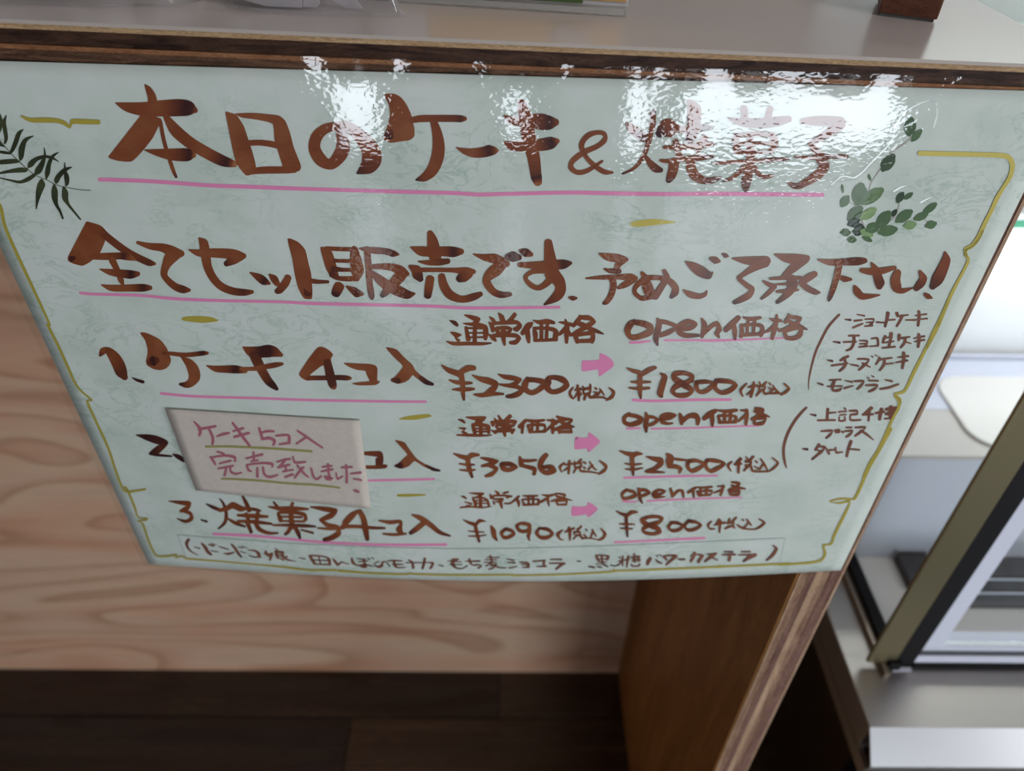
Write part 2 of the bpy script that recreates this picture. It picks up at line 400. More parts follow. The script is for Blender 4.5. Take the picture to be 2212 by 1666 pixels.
DATA = """
@heading ink
s-2684,6284,-6,-4 -2670,6257,-22,-11 -2659,6206,-33,-11 -2665,6154,-38,-7
s-2946,6147,-3,-4 -2872,6118,-18,-34 -2754,6103,-18,-53 -2612,6110,-15,-62 -2469,6118,-17,-65,0.7 -2392,6113,-22,-53,1 -2358,6100,-13,-21,0.2
p-2774,6065 -2810,6002 -2887,5919 -3009,5815 -3139,5719 -3067,5687 -2967,5683 -2898,5732 -2812,5809 -2736,5885 -2691,5950 -2633,6032
s-2594,6046,-22,-13 -2550,5943,-41,-32 -2459,5843,-36,-39 -2343,5761,-32,-42 -2246,5705,-27,-42,0.8 -2195,5687,-18,-37,0.8 -2150,5676,-11,-26,-0.6
s-2647,6013,-16,-3 -2660,5868,-16,-4 -2659,5736,-16,-5 -2653,5621,-16,-6 -2644,5559,-11,-5,0.8
s-2834,5781,-2,-4 -2744,5762,-12,-28 -2638,5748,-16,-47 -2529,5746,-15,-54,0.6 -2483,5747,-13,-46,0.8 -2457,5745,-8,-24,-0.3
p-2133,6093 -2131,6004 -2137,5913 -2141,5792 -2133,5678 -2079,5582 -2010,5603 -1984,5662 -1987,5767 -2001,5879 -2014,5988 -2051,6068 -2091,6085
p-2057,6081 -1914,6088 -1775,6077 -1724,6069 -1686,6029 -1666,5939 -1657,5828 -1636,5734 -1624,5668 -1644,5628 -1731,5605 -1804,5611 -1772,5665 -1785,5770 -1797,5882 -1788,6005 -1898,6035 -2019,6051
s-2025,5848,-4,-23 -1915,5855,-5,-23 -1818,5843,-9,-25 -1766,5827,-10,-23
s-2073,5612,-3,-24 -1931,5629,-4,-30 -1772,5634,-4,-30 -1678,5645,-2,-34
s-1267,5973,-41,-7 -1264,5891,-50,-5 -1273,5816,-52,12 -1313,5749,-37,34 -1385,5689,-3,45 -1455,5718,39,37 -1495,5812,48,11 -1466,5906,37,-21 -1393,5971,15,-34 -1309,5994,-1,-34 -1220,5994,-15,-40 -1160,5956,-32,-36 -1096,5884,-50,-38 -1054,5801,-72,-26 -1057,5725,-74,18,0.3 -1100,5666,-36,46,0.5 -1182,5615,-3,7,0.8
p-910,6243 -831,6249 -781,6220 -742,6160 -716,6090 -710,6045 -700,5991 -704,5927 -743,5894 -807,5884 -889,5871 -937,5887 -943,5923 -921,5969 -899,6024 -880,6087 -882,6166
s-903,5924,33,-12,0.8 -886,5961,24,-9,0.4
s-723,6049,3,-22 -651,6064,0,-27 -527,6068,-1,-27 -402,6070,-1,-27,0.3 -340,6069,-1,-27,0.7 -304,6070,0,-16
s-550,6048,-26,-8 -527,5958,-38,-8 -519,5847,-48,-1 -537,5743,-48,14 -583,5646,-36,28 -651,5586,-15,29,0.2 -713,5567,-1,7,0.9
s-382,5843,-2,-3 -319,5813,-7,-23 -246,5800,-3,-38 -173,5806,6,-42,0.5 -118,5821,6,-44,0.8 -72,5821,0,-28 -52,5822,0,-9,-0.5
s119,6204,-25,-9 133,6165,-38,-10 158,6059,-50,-11 190,5914,-53,-13 231,5765,-49,-11 252,5640,-44,-7,0.5 260,5601,-42,-11,0.9 274,5556,-31,-10,-0.3
s-11,6101,-2,-3 42,6066,-11,-29 105,6058,-1,-36 185,6060,1,-38
s203,6064,-4,-49 274,6056,-5,-63,0.5 346,6049,1,-54,0.9 395,6054,4,-27,0.2
s-9,5892,-2,-4 46,5865,-8,-36 137,5858,1,-42 246,5869,6,-47 318,5879,11,-50,0.6 372,5894,15,-45,0.8 412,5908,8,-20,-0.3
s778,5750,-6,8 673,5672,-9,17 591,5651,1,21 533,5689,20,10 542,5747,18,-14 625,5818,13,-19 730,5871,12,-17 780,5923,19,-9 772,5969,10,14 712,5978,-4,18 642,5949,-15,17 602,5874,-22,1 646,5781,-14,-11 726,5705,-11,-17 805,5658,-5,-20 869,5655,0,-10
s938,6049,-8,-10 988,6009,-20,-28 1047,5965,-17,-35,0.4 1119,5933,-10,-30,0.6
s1127,6146,-22,0,0.4 1138,6066,-23,2 1133,5966,-20,4 1116,5854,-19,6 1090,5769,-15,9 1035,5691,-8,10 951,5646,-4,8,0.8
s1114,5798,-9,-7 1158,5741,-18,-17 1211,5694,-14,-29,0.4 1258,5680,-3,-19,0.6
s1199,5976,23,-25,0.8 1239,6013,39,-61,0.2 1283,6023,14,-73 1333,6019,1,-32 1402,6011,4,-27 1490,6022,8,-29,0.3 1560,6032,5,-27,0.8 1602,6024,0,-13,0.4
s1393,6227,-16,-13 1437,6177,-48,-12 1455,6071,-50,4 1452,5980,-46,10,0.3 1443,5925,-32,10,0.8
s1251,5870,2,-12 1351,5872,5,-23 1477,5883,6,-23 1557,5899,7,-28 1632,5898,3,-17
s1334,5923,-21,-6 1364,5849,-26,-7 1394,5773,-21,-6
s1556,5954,-26,12 1539,5898,-26,12 1517,5837,-16,8
s1239,5761,1,-13 1313,5758,4,-19 1439,5779,6,-22 1558,5790,6,-24,0.3 1653,5797,2,-10,0.6
s1351,5754,-42,5 1352,5686,-40,9 1342,5627,-34,14,0.3 1328,5592,-20,11,0.7
s1479,5765,-34,-3 1495,5698,-35,-15 1548,5630,-20,-33 1629,5597,1,-30,0.3 1702,5608,10,-24,0.5 1750,5628,4,-7,0.6
s1815,6188,-26,-2 1832,6131,-27,-2 1850,6068,-22,-2
s2019,6187,-23,6 2016,6125,-26,6 2018,6080,-18,3
s1719,6104,-1,-9 1821,6077,1,-31 1957,6070,9,-38,0.3 2088,6086,14,-37,0.4 2183,6108,10,-22
s1802,5949,-27,-3 1818,5893,-29,-6 1844,5837,-25,-7
s1798,5972,5,-18 1948,5988,4,-18 2086,5981,4,-23
s2097,5972,-27,0 2113,5898,-36,7 2100,5841,-17,7
s1829,5908,3,-14 2083,5916,4,-14
s1825,5837,3,-15 2108,5846,4,-15
s1905,5978,-22,-2 1947,5830,-34,-1 1954,5772,-36,4 1961,5676,-39,7 1961,5587,-40,6,0.3 1971,5519,-21,1,0.5
s1659,5744,2,-9 1814,5756,4,-17 1997,5768,5,-17 2133,5780,6,-20,0.4 2256,5791,4,-11,0.3
s1916,5714,-20,17 1879,5665,-15,15 1824,5615,-9,13 1769,5594,-4,7,0.8
s1999,5715,-16,-14 2050,5657,-9,-17 2110,5639,3,-20 2169,5649,3,-9
s2283,6093,5,-18 2373,6095,9,-36 2507,6095,10,-40 2590,6089,8,-40
s2584,6080,-39,33 2530,6016,-29,29 2455,5959,-18,20 2399,5912,-16,18
s2401,5907,-12,-13 2467,5847,-20,-20 2520,5791,-35,-22 2555,5733,-44,9 2527,5665,-35,30 2458,5604,-23,27 2402,5566,-15,25,0.3 2365,5563,-1,24,0.5 2306,5587,2,13
s2303,5807,2,-9 2451,5804,5,-17 2587,5816,6,-20,0.3 2718,5818,4,-13
@pink_underline pink
s-3270,5527,-6,-17 -2867,5519,-6,-17 -2406,5492,-5,-17 -2033,5484,-4,-18 -1659,5475,-3,-17 -1271,5469,-2,-16 -894,5463,-2,-17 -422,5458,-1,-17 -213,5448,0,-17 5,5457,1,-17 526,5477,1,-17 822,5476,1,-18 1298,5475,3,-18 1678,5484,3,-18 2059,5486,4,-18 2615,5488,5,-17
@notice ink
p-3503,5149 -3536,5071 -3618,4959 -3713,4857 -3775,4810 -3788,4764 -3745,4736 -3680,4720 -3607,4756 -3541,4803 -3486,4850 -3422,4941 -3399,4980 -3434,5024 -3426,5095 -3434,5127
s-3757,4787,-2,-27,1 -3723,4799,-1,-16,0.6
s-3498,5139,-8,-9 -3431,5078,-35,-36 -3382,5017,-29,-28,0.3 -3311,4932,-28,-29,0.3 -3235,4855,-26,-32,0.3 -3151,4800,-22,-32,0.3 -3082,4761,-18,-31,0.5 -3042,4754,-6,-15
s-3568,4814,-10,-29 -3447,4817,-10,-35 -3324,4825,-10,-34,0.5 -3285,4822,-15,-35,0.7 -3247,4815,-20,-33 -3200,4787,-6,-8,-0.4
s-3402,4783,-32,-16 -3395,4726,-29,-15 -3389,4679,-27,-14
s-3405,4614,-10,-9 -3388,4585,-27,-17 -3385,4543,-16,-7
s-3539,4688,-3,-6 -3456,4660,-15,-32 -3339,4645,-17,-42,0.4 -3279,4640,-13,-43,0.9 -3216,4648,-5,-24
s-3579,4526,-3,-6 -3498,4496,-14,-33 -3342,4499,-11,-37 -3217,4504,-11,-40,0.8 -3150,4506,-7,-24
s-3129,4958,-8,-15 -3035,4926,-14,-30 -2939,4915,-18,-39 -2868,4885,-26,-49 -2785,4858,-17,-33
s-2795,4858,-4,31 -2886,4817,-24,46 -2948,4735,-30,16 -2988,4652,-31,-4 -2976,4594,-27,-22 -2922,4523,-25,-33,0.3 -2858,4494,-18,-39,0.6 -2807,4489,-6,-18
s-2710,4899,-3,-5 -2632,4869,-12,-34 -2483,4870,-12,-45 -2335,4862,-15,-48 -2248,4846,-10,-28
s-2264,4840,-5,31 -2347,4805,-8,41 -2421,4763,-6,23,0.7
s-2593,5012,-6,-6 -2567,4974,-38,-17 -2573,4868,-43,-10 -2585,4731,-39,-14 -2561,4614,-34,-24 -2508,4532,-26,-34 -2415,4486,-16,-38,0.3 -2313,4476,-8,-35,0.6 -2244,4483,-2,-18
s-2225,4682,-4,-6 -2158,4634,-23,-33,0.4 -2115,4594,-23,-35,0.9 -2075,4574,-7,-13
s-2059,4666,-7,-7 -2027,4625,-29,-24,0.3 -2006,4572,-24,-17
s-1896,4645,-25,14 -1933,4580,-26,22 -1997,4507,-18,27,0.4 -2025,4491,-6,24,0.7
p-1840,5021 -1755,4989 -1706,4918 -1697,4783 -1690,4679 -1704,4512 -1723,4421 -1792,4426 -1827,4534 -1835,4676 -1831,4826
s-1744,4536,-37,-5,0.4 -1748,4475,-37,-5,0.6
s-1702,4608,-7,-25 -1642,4600,-4,-21,0.3 -1552,4601,-2,-15,0.4
p-1572,4943 -1513,4938 -1478,4900 -1463,4821 -1454,4729 -1451,4636 -1520,4658 -1551,4728 -1564,4819
s-1523,4933,-3,-20 -1414,4929,-3,-20 -1295,4928,-3,-20
s-1284,4937,-30,-5 -1282,4824,-51,-9 -1279,4709,-56,-5 -1291,4645,-30,3
s-1469,4815,-3,-18,0.3 -1318,4812,-3,-18
s-1489,4735,-7,-29,0.5 -1409,4725,-3,-19,0.4 -1308,4726,-2,-19
s-1506,4682,-21,-29,0.5 -1460,4642,-10,-22,0.3 -1390,4635,-4,-25 -1287,4639,-2,-27
s-1455,4565,-38,23 -1481,4517,-39,22,0.3 -1502,4474,-34,17,0.9
s-1394,4557,-5,-8 -1341,4519,-20,-31,0.3 -1304,4486,-18,-40,0.6 -1261,4482,-3,-18
s-1236,4938,-2,-9 -1136,4923,-6,-30 -1018,4914,-7,-31,0.3 -950,4892,-9,-31,0.5 -908,4887,-2,-11
s-1175,4939,-28,-4 -1177,4769,-29,-3 -1184,4594,-28,-4 -1180,4474,-28,-6,0.3 -1178,4432,-16,-3,0.5
s-1163,4758,-1,-23 -1071,4765,-3,-29 -981,4759,-10,-36 -902,4728,-20,-45 -843,4694,-11,-21
s-874,4693,-20,31 -928,4646,-31,43 -996,4573,-26,30 -1053,4501,-23,25,0.3 -1088,4464,-13,17,0.8
s-1157,4712,-12,-13 -1103,4643,-27,-33 -1027,4573,-29,-47 -928,4515,-23,-51,0.3 -848,4480,-9,-43,0.7 -793,4493,1,-12
s-624,5099,-24,-8 -608,5026,-44,-11 -599,4915,-57,-13 -583,4825,-45,-13
s-794,4956,-3,-8 -718,4924,-11,-44 -619,4915,-3,-47 -519,4922,-2,-47 -429,4918,-2,-50,0.8 -361,4924,1,-28
s-736,4820,-1,-8 -664,4810,-2,-23 -563,4816,1,-33,0.3 -480,4827,1,-25,0.4
s-816,4770,-8,-15 -769,4742,-34,-33 -752,4684,-42,-25,0.5 -729,4640,-22,-17,0.7
s-759,4736,-1,-23 -576,4739,-1,-21 -424,4738,-2,-24 -323,4726,-4,-43 -258,4727,0,-23
s-303,4714,-25,42 -355,4673,-25,47,0.3 -391,4649,-14,30,0.8
s-643,4656,-36,6 -662,4555,-37,6 -677,4465,-31,4,0.7
s-543,4681,-30,-9 -527,4581,-37,-20 -473,4486,-26,-38 -370,4442,-4,-37 -266,4468,8,-36,0.4 -198,4500,8,-22,0.3
s-262,4900,-1,-5 -169,4871,-6,-30 -69,4856,-11,-46 32,4810,-11,-32
s17,4812,-14,24 -58,4753,-33,48 -130,4682,-34,29 -145,4623,-35,-13 -88,4529,-21,-28 -16,4494,-5,-34,0.6 65,4501,2,-22,0.4
s31,4880,0,-28,0.6 81,4881,-2,-51,0.8 137,4874,-3,-28,0.6
s142,4940,-4,-15,0.4 191,4922,-11,-39,0.7 243,4903,-5,-19
s139,4802,0,-23 285,4798,1,-38 437,4806,4,-46 528,4813,7,-45,0.8 586,4826,4,-17,0.5
s381,5030,-32,-4 396,4919,-45,-7 417,4795,-58,-10 431,4714,-58,-35 497,4633,-46,-28 512,4549,-48,12 475,4476,-30,36,0.2 374,4395,-4,6,0.8
s348,4748,-4,29 257,4735,-8,23 196,4678,-20,4 241,4605,-14,-21 314,4571,3,-27 385,4619,20,-25 433,4691,27,-24
@pink_underline pink
s-3798,4436,-6,-14 -3676,4427,-6,-15 -3261,4422,-5,-15 -2956,4394,-5,-17 -2541,4383,-4,-16 -2018,4382,-3,-15 -1694,4370,-3,-17 -1065,4367,-2,-17 -645,4362,-1,-17 -278,4349,0,-17 512,4369,1,-15
@notice ink
s598,4474,-2,-13 630,4466,0,-24,0.3 663,4469,1,-11
s828,4920,-2,-8 893,4893,-4,-33 995,4877,-1,-41 1069,4867,0,-23
s1048,4861,-20,24 1002,4814,-24,17 993,4751,-25,7
s882,4772,-1,-7 937,4753,-1,-23,0.3 1019,4751,2,-26,0.4
s731,4674,1,-7 872,4685,3,-21 1025,4693,3,-26 1128,4688,2,-39 1178,4683,1,-18
s1161,4671,-16,25 1085,4617,-16,28 1026,4580,-7,13
s965,4674,-30,-6 982,4603,-29,2 971,4507,-26,12 937,4433,-19,17 912,4415,-8,13,0.8
s1216,4742,-9,-8 1251,4690,-27,-14 1282,4607,-42,-19 1324,4523,-32,-35 1381,4488,-10,-26
s1411,4762,-16,-8 1446,4692,-29,3 1417,4609,-26,17 1374,4506,-29,19
s1379,4506,-8,26 1308,4487,-8,27 1247,4476,4,24 1179,4536,18,8 1189,4606,19,-16 1263,4678,12,-25 1364,4689,2,-25 1460,4666,-9,-28 1532,4598,-25,-18 1542,4538,-32,12,0.3 1515,4489,-14,11,0.7
s1582,4856,-2,-5 1653,4811,-14,-35 1744,4754,-14,-49,0.3 1822,4720,5,-38,0.6 1842,4750,7,-7
s1613,4563,-3,-8 1680,4521,-5,-32 1767,4502,5,-28 1816,4523,13,-16 1826,4562,6,-3
s1797,4887,-2,-16,0.4 1843,4871,-3,-34,0.4 1880,4862,0,-16
s1892,4934,-2,-7,0.4 1923,4917,-4,-22,0.5 1949,4911,0,-8
s1989,4890,1,-8 2088,4874,3,-33 2192,4866,9,-46,0.2 2292,4870,12,-46
s2287,4851,-24,40 2205,4806,-22,33 2135,4747,-17,21 2084,4697,-14,17
s2086,4688,-9,-17 2160,4629,-10,-21 2223,4582,-24,-11 2215,4521,-25,23 2152,4471,-18,28,0.3 2098,4440,-12,20,0.8
s2348,4934,0,-8 2447,4901,2,-40 2552,4891,12,-50 2642,4901,10,-28
s2634,4886,-22,27 2552,4810,-31,34 2505,4751,-25,24 2475,4704,-19,17
s2749,4742,-19,26 2702,4706,-27,32 2663,4658,-20,21
s2364,4691,4,-13 2466,4698,5,-19 2641,4703,5,-19
s2310,4666,-3,-10 2368,4631,-3,-22 2428,4617,1,-18
s2420,4632,2,-8 2533,4639,4,-14 2614,4646,5,-16
s2453,4557,4,-12 2550,4567,7,-21 2643,4580,4,-12
s2558,4705,-37,0 2576,4633,-52,9,0.3 2573,4561,-33,21 2535,4499,-22,22,0.3 2487,4446,-13,15,0.9
s2424,4614,-19,16 2387,4547,-17,16 2335,4483,-10,10,0.7
s2647,4658,-13,-25 2720,4598,-9,-28,0.3 2805,4557,-1,-28,0.4 2846,4553,2,-10
s2738,4887,1,-9 2844,4862,6,-30 2966,4867,11,-33,0.3 3086,4874,14,-39,0.6 3153,4882,10,-25,0.4
s2940,4849,-28,6 2950,4744,-30,8 2957,4613,-26,8 2953,4515,-23,9,0.4 2950,4469,-12,5,0.8
s2979,4715,-1,-16 3027,4695,4,-30,0.3 3088,4692,3,-13,0.2
s3153,4784,5,-23 3241,4773,11,-35 3341,4783,16,-32 3438,4816,10,-17
s3214,4864,-5,-5 3275,4794,-24,-15 3323,4712,-35,-14,0.3 3358,4653,-41,-6,0.5 3366,4610,-27,4,0.4
s3140,4624,-10,-6 3181,4566,-21,-23 3238,4517,-2,-34 3302,4516,10,-26 3398,4531,3,-6
s3479,4771,-33,10 3486,4690,-44,1 3531,4606,-28,-28 3588,4576,10,-27 3673,4609,3,-5
s3671,4783,-9,-7 3727,4716,-32,-4 3728,4656,-38,22,0.3 3706,4605,-27,20,0.5
s3823,4976,-8,-2 3860,4905,-39,7 3866,4789,-53,21 3860,4693,-55,29,0.4 3846,4621,-28,17,0.6
s3806,4544,-4,-15 3843,4520,-3,-25,0.2 3885,4503,0,-9
@item_line_1 ink
s-3857,3724,7,-8,0.6 -3809,3781,8,-34 -3761,3792,-27,-38,0.2 -3725,3719,-55,-42 -3710,3625,-65,-36,0.3 -3709,3530,-62,-35,0.6 -3696,3463,-33,-22,0.5
s-3623,3463,-4,-6,1 -3586,3434,-10,-17,1 -3535,3414,-11,-21,1
p-3388,4006 -3342,4013 -3273,3978 -3214,3926 -3185,3846 -3180,3782 -3180,3698 -3213,3632 -3262,3587 -3321,3567 -3385,3579 -3432,3625 -3427,3681 -3390,3757 -3369,3831 -3366,3931
s-3407,3659,-1,-31,0.5 -3357,3679,-5,-60,1 -3325,3685,-8,-42,0.6
s-3233,3776,-6,-19,0.4 -3160,3773,-8,-23 -3037,3760,-7,-27 -2923,3773,-5,-28,0.3 -2853,3786,-5,-28,0.9 -2809,3788,-4,-18
s-3073,3737,-6,-7 -3017,3666,-40,-36 -2995,3572,-60,-27 -3009,3485,-51,16 -3064,3416,-17,40 -3117,3389,6,39,0.3 -3168,3397,7,18,1
s-2855,3638,-2,-5 -2777,3602,-13,-36 -2665,3599,-11,-46,0.2 -2575,3599,-13,-50,0.9 -2491,3587,-10,-33,-0.2
s-2352,3871,-6,-5 -2329,3824,-32,-31 -2304,3786,-35,-36
s-2455,3870,-4,-6 -2401,3823,-24,-52,0.2 -2315,3815,-12,-65,0.8 -2225,3827,-14,-74,1 -2163,3819,-24,-58,0.5 -2109,3786,-12,-23
s-2376,3784,-39,-27,0.6 -2352,3705,-48,-31,0.6 -2330,3604,-44,-29,0.2 -2290,3471,-39,-32,0.6 -2252,3410,-28,-31,1 -2222,3368,-15,-18,1
s-2524,3609,-4,-21 -2402,3612,-3,-26 -2300,3636,-1,-30 -2182,3664,-1,-31,0.3 -2113,3679,-1,-17
p-1744,3883 -1692,3887 -1641,3851 -1611,3803 -1638,3753 -1639,3683 -1630,3561 -1621,3438 -1636,3385 -1662,3374 -1693,3394 -1702,3446 -1707,3508 -1721,3671 -1793,3619 -1873,3545 -1878,3483 -1919,3484 -1955,3512 -1975,3553 -1949,3604 -1845,3758
s-1890,3514,-4,-30,0.2 -1758,3517,-4,-29,0.5 -1594,3526,-4,-32,0.8 -1513,3523,-5,-31,0.6 -1480,3521,-3,-19
s-1678,3722,-37,-10,0.5 -1671,3560,-45,-14,0.7 -1663,3437,-42,-14,0.6
p-1523,3706 -1371,3701 -1275,3699 -1220,3682 -1204,3643 -1219,3499 -1196,3500 -1203,3469 -1251,3441 -1416,3434 -1471,3460 -1354,3481 -1295,3492 -1316,3569 -1324,3615 -1396,3623 -1465,3652
p-1101,3894 -1035,3888 -996,3870 -939,3788 -864,3700 -837,3630 -768,3550 -698,3489 -664,3469 -675,3448 -708,3450 -771,3488 -834,3538 -868,3573 -909,3516 -952,3484 -1019,3462 -1067,3482 -1089,3507 -1037,3555 -991,3617 -956,3683 -1028,3776
s-1065,3508,-4,-26,0.5 -1016,3504,-5,-36,0.7
s-793,3539,-16,-25,0.6 -739,3489,-13,-28,1 -682,3464,-6,-18,1
@pink_underline pink
s-3394,3270,-6,-17 -3206,3252,-5,-17 -2975,3242,-5,-17 -2424,3241,-3,-16 -1970,3233,-3,-16 -1583,3234,-2,-16 -1234,3235,-2,-16 -760,3240,-1,-16
@price_line_1 ink
s-486,4210,-3,-6,0.5 -446,4187,-11,-20,0.6 -420,4160,-10,-14,0.4
s-353,4273,-2,-5 -291,4250,-7,-22 -222,4219,-17,-20 -245,4195,-10,19 -284,4172,-5,12
s-363,4180,-1,-6 -292,4172,-2,-18 -223,4168,-4,-23 -161,4141,-8,-26
s-485,4080,-2,-6 -442,4057,-7,-25 -396,4048,-15,-5 -436,4024,-15,6 -413,3991,-14,-14
s-527,3977,-2,-6 -461,3952,-2,-21 -319,3954,-1,-21 -193,3954,0,-19 -108,3963,0,-8,0.5
s-339,4138,-15,-4 -329,4064,-19,-5 -319,3997,-23,-6
s-157,4132,-23,0,0.2 -157,4066,-25,1 -161,4005,-16,1
s-254,4149,-18,1 -259,4065,-20,0 -260,3970,-20,0
s-316,4129,0,-11 -161,4130,0,-14
s-317,4075,0,-9 -161,4078,0,-10
s-318,4026,0,-10 -161,4030,0,-11
s-41,4299,-4,-4 -14,4263,-20,-13 2,4208,-23,-10
s112,4288,-15,14 86,4246,-14,15 48,4204,-11,14
s-122,4257,-4,-5 -91,4225,-13,-14 -72,4189,-13,-10
s-126,4197,-6,-6 -99,4161,-20,-10 -91,4096,-15,-3
s-91,4184,1,-18 33,4195,1,-21 125,4201,-4,-23 157,4164,-23,0 127,4122,-13,24 107,4126,3,18
s-83,4142,-4,-5 -52,4105,-16,-14 -36,4068,-14,-9
s-52,4132,1,-20 33,4139,-1,-21 72,4121,-16,-11 57,4088,-5,18 -28,4078,-1,16
s-134,4067,-3,-5 -91,4025,-14,-19 -63,3992,-8,-10
s-83,4049,1,-21 34,4055,0,-21 121,4052,-4,-23 153,4024,-21,0 122,3976,-11,23 75,3970,-2,19
s6,4125,-22,0 7,4040,-23,-3 20,3945,-12,-2
s276,4198,-5,7 242,4166,-22,24 183,4076,-15,15
s228,4119,-23,-4 238,4044,-23,-4 248,3977,-14,-3
s278,4226,-1,-5 334,4204,-1,-23 411,4214,1,-28 472,4201,-2,-18,0.3
s358,4195,-14,0 361,4121,-17,0 365,4007,-18,0
s416,4196,-14,2 411,4121,-16,1 412,4008,-16,1
s285,4152,-5,-2 304,4082,-23,-5 310,4007,-16,-1
s298,4137,1,-17 383,4138,0,-17 462,4127,-4,-23 494,4104,-22,-9 494,4028,-24,0 499,4000,-12,-2
s302,4002,1,-19 389,4003,1,-17 507,4014,2,-19
s519,4206,0,-6 574,4198,-2,-18 653,4176,-3,-20
s576,4239,-7,-2 596,4161,-22,-2 598,4067,-22,0 603,3977,-14,0
s585,4142,-15,16 542,4085,-11,16 504,4061,-5,11
s619,4105,-11,-5 637,4058,-13,-6
s700,4286,-3,-5 724,4264,-4,-22 794,4256,-6,-26 836,4219,-23,0 800,4182,-15,23 742,4135,-13,22 675,4087,-10,19 630,4053,-4,6
s713,4264,-16,14 675,4199,-16,14 654,4162,-10,8
s690,4199,-5,-22 738,4181,-7,-26 819,4136,-7,-24 884,4108,-5,-19,0.4 940,4083,-2,-7,0.5
s651,4087,-5,-5 686,4040,-18,-12 706,3983,-17,-7
s692,4064,4,-19 777,4084,4,-22 839,4084,-13,-22 844,4023,-24,2 840,3984,-16,4
s697,3997,2,-22 846,4004,3,-24
s-582,3700,-4,-6 -519,3641,-12,-27 -431,3602,-13,-33 -399,3572,-15,-25
s-272,3671,-1,30 -333,3665,-9,36 -407,3613,-11,26
s-399,3593,-28,-7 -385,3480,-25,-4 -384,3365,-22,-2 -377,3272,-12,-2,0.5
s-517,3521,-2,-7 -451,3494,-4,-23 -369,3485,-1,-23 -295,3487,0,-13,0.2
s-490,3403,0,-7 -412,3404,0,-23 -329,3408,0,-24 -273,3414,1,-13
s-289,3582,-2,-7 -212,3539,-8,-29 -131,3515,-11,-39 -65,3475,-29,-19 -90,3412,-24,28 -148,3358,-13,27 -189,3331,-7,19
s-274,3344,-1,-11 -198,3336,0,-27 -81,3354,1,-24 14,3355,0,-13,0.4
s-37,3598,-2,-7 24,3569,-5,-25 106,3554,-5,-30 172,3530,-22,-13 132,3488,-10,23 67,3461,-1,23 -24,3475,1,12
s67,3456,-1,-21 149,3446,-6,-25 196,3405,-24,-8 168,3363,-14,29 102,3330,-6,28,0.4 52,3324,-2,21,0.5
s253,3561,-15,8,0.4 227,3479,-32,8 232,3416,-23,-22 292,3375,-1,-32 357,3407,14,-27 420,3481,24,-17 402,3512,9,28 327,3532,3,30,0.4 270,3536,1,31,0.4
s456,3579,-12,3,0.4 447,3512,-37,6,0.3 446,3440,-29,-18 498,3388,-3,-31 580,3409,12,-28 634,3473,29,-9 598,3535,16,32,0.2 522,3565,3,30,0.4 465,3564,-1,26
s702,3447,-6,5 673,3389,-12,4 684,3336,-13,-8 712,3299,-5,-6
s745,3474,-12,2 744,3432,-12,2
s721,3411,2,-10 778,3427,4,-18
s753,3432,-15,-1 762,3358,-17,-1 768,3278,-10,0
s752,3379,-11,9 719,3310,-5,4
s768,3390,-7,-5 787,3353,-8,-6
s792,3464,-6,-4 806,3433,-9,-6
s868,3490,-7,1 868,3444,-14,8 852,3433,-7,14
s807,3427,1,-16 869,3428,-8,-15 865,3370,-8,13 811,3369,7,12 807,3427,12,0
s832,3364,-15,5 821,3289,-11,4
s853,3370,-11,-10 877,3327,-7,-18 919,3322,0,-13
s913,3444,-3,-6 931,3428,-6,-13
s905,3391,-1,-7 939,3381,-9,-6 925,3349,-9,9 902,3322,-1,-10 1003,3323,0,-12 1055,3296,-2,-10
s964,3434,-5,-5 983,3402,-8,-8 1017,3350,-5,-5
s975,3402,-7,6 950,3349,-9,7
s1054,3445,-4,-6 1104,3393,-15,-7 1094,3329,-14,14 1044,3286,-5,9
@pink_arrow pink
p765,3769 841,3772 928,3785 926,3859 988,3835 1049,3782 1076,3717 1044,3671 992,3620 943,3579 927,3665 851,3651 774,3644
@price_line_1 ink
s1218,4243,-6,6,0.4 1183,4197,-27,21,0.3 1161,4124,-30,0 1200,4051,-8,-28 1281,4058,10,-30 1376,4114,23,-28 1370,4163,20,24 1304,4199,5,34,0.2 1221,4216,1,29,0.4
s1422,4262,-9,-3 1446,4200,-25,0 1442,4115,-29,7,0.3 1439,4028,-26,0,0.4 1463,3960,-10,-3,0.5
s1442,4230,0,-24 1525,4213,-3,-23 1607,4171,-23,-8 1559,4116,-15,24 1474,4072,-11,23
s1637,4141,6,-24 1746,4160,11,-26 1780,4197,22,11 1715,4227,-8,30 1641,4178,-21,21 1641,4117,-20,-16 1709,4074,0,-28 1832,4075,3,-17,0.4
s1830,4264,-8,-5 1865,4204,-24,-6,0.2 1873,4131,-24,6 1866,4057,-16,6
s1878,4100,15,-16 1936,4180,15,-20 1982,4205,-5,-28 2014,4144,-25,0 2002,4095,-24,0 2031,4052,-8,-6,0.3
s2170,4278,-18,17 2124,4206,-24,24 2076,4138,-20,21,0.3
s2141,4194,-19,-4 2166,4120,-22,-2 2184,4034,-12,0,0.5
s2210,4279,0,-9 2285,4261,4,-22 2372,4278,5,-14
s2266,4255,-14,2 2271,4182,-14,1 2292,4084,-14,0
s2326,4256,-14,2 2332,4183,-15,2 2348,4085,-15,1
s2205,4206,-8,-2 2230,4133,-20,0 2235,4059,-16,3
s2219,4188,5,-18 2318,4201,3,-16 2403,4183,-8,-19 2422,4122,-23,3 2418,4073,-16,6
s2241,4081,5,-19 2423,4097,5,-19
s2460,4269,-1,-8 2500,4251,1,-18 2572,4245,3,-16
s2516,4311,-10,1 2532,4221,-19,4 2533,4110,-21,6 2535,4036,-13,4
s2530,4209,-16,15 2493,4147,-13,16 2449,4116,-6,10
s2552,4160,-4,-12 2588,4135,-4,-13
s2619,4320,-4,-7 2653,4288,-2,-20 2738,4270,-15,-14 2713,4210,-17,19 2644,4160,-12,19 2579,4129,-6,12
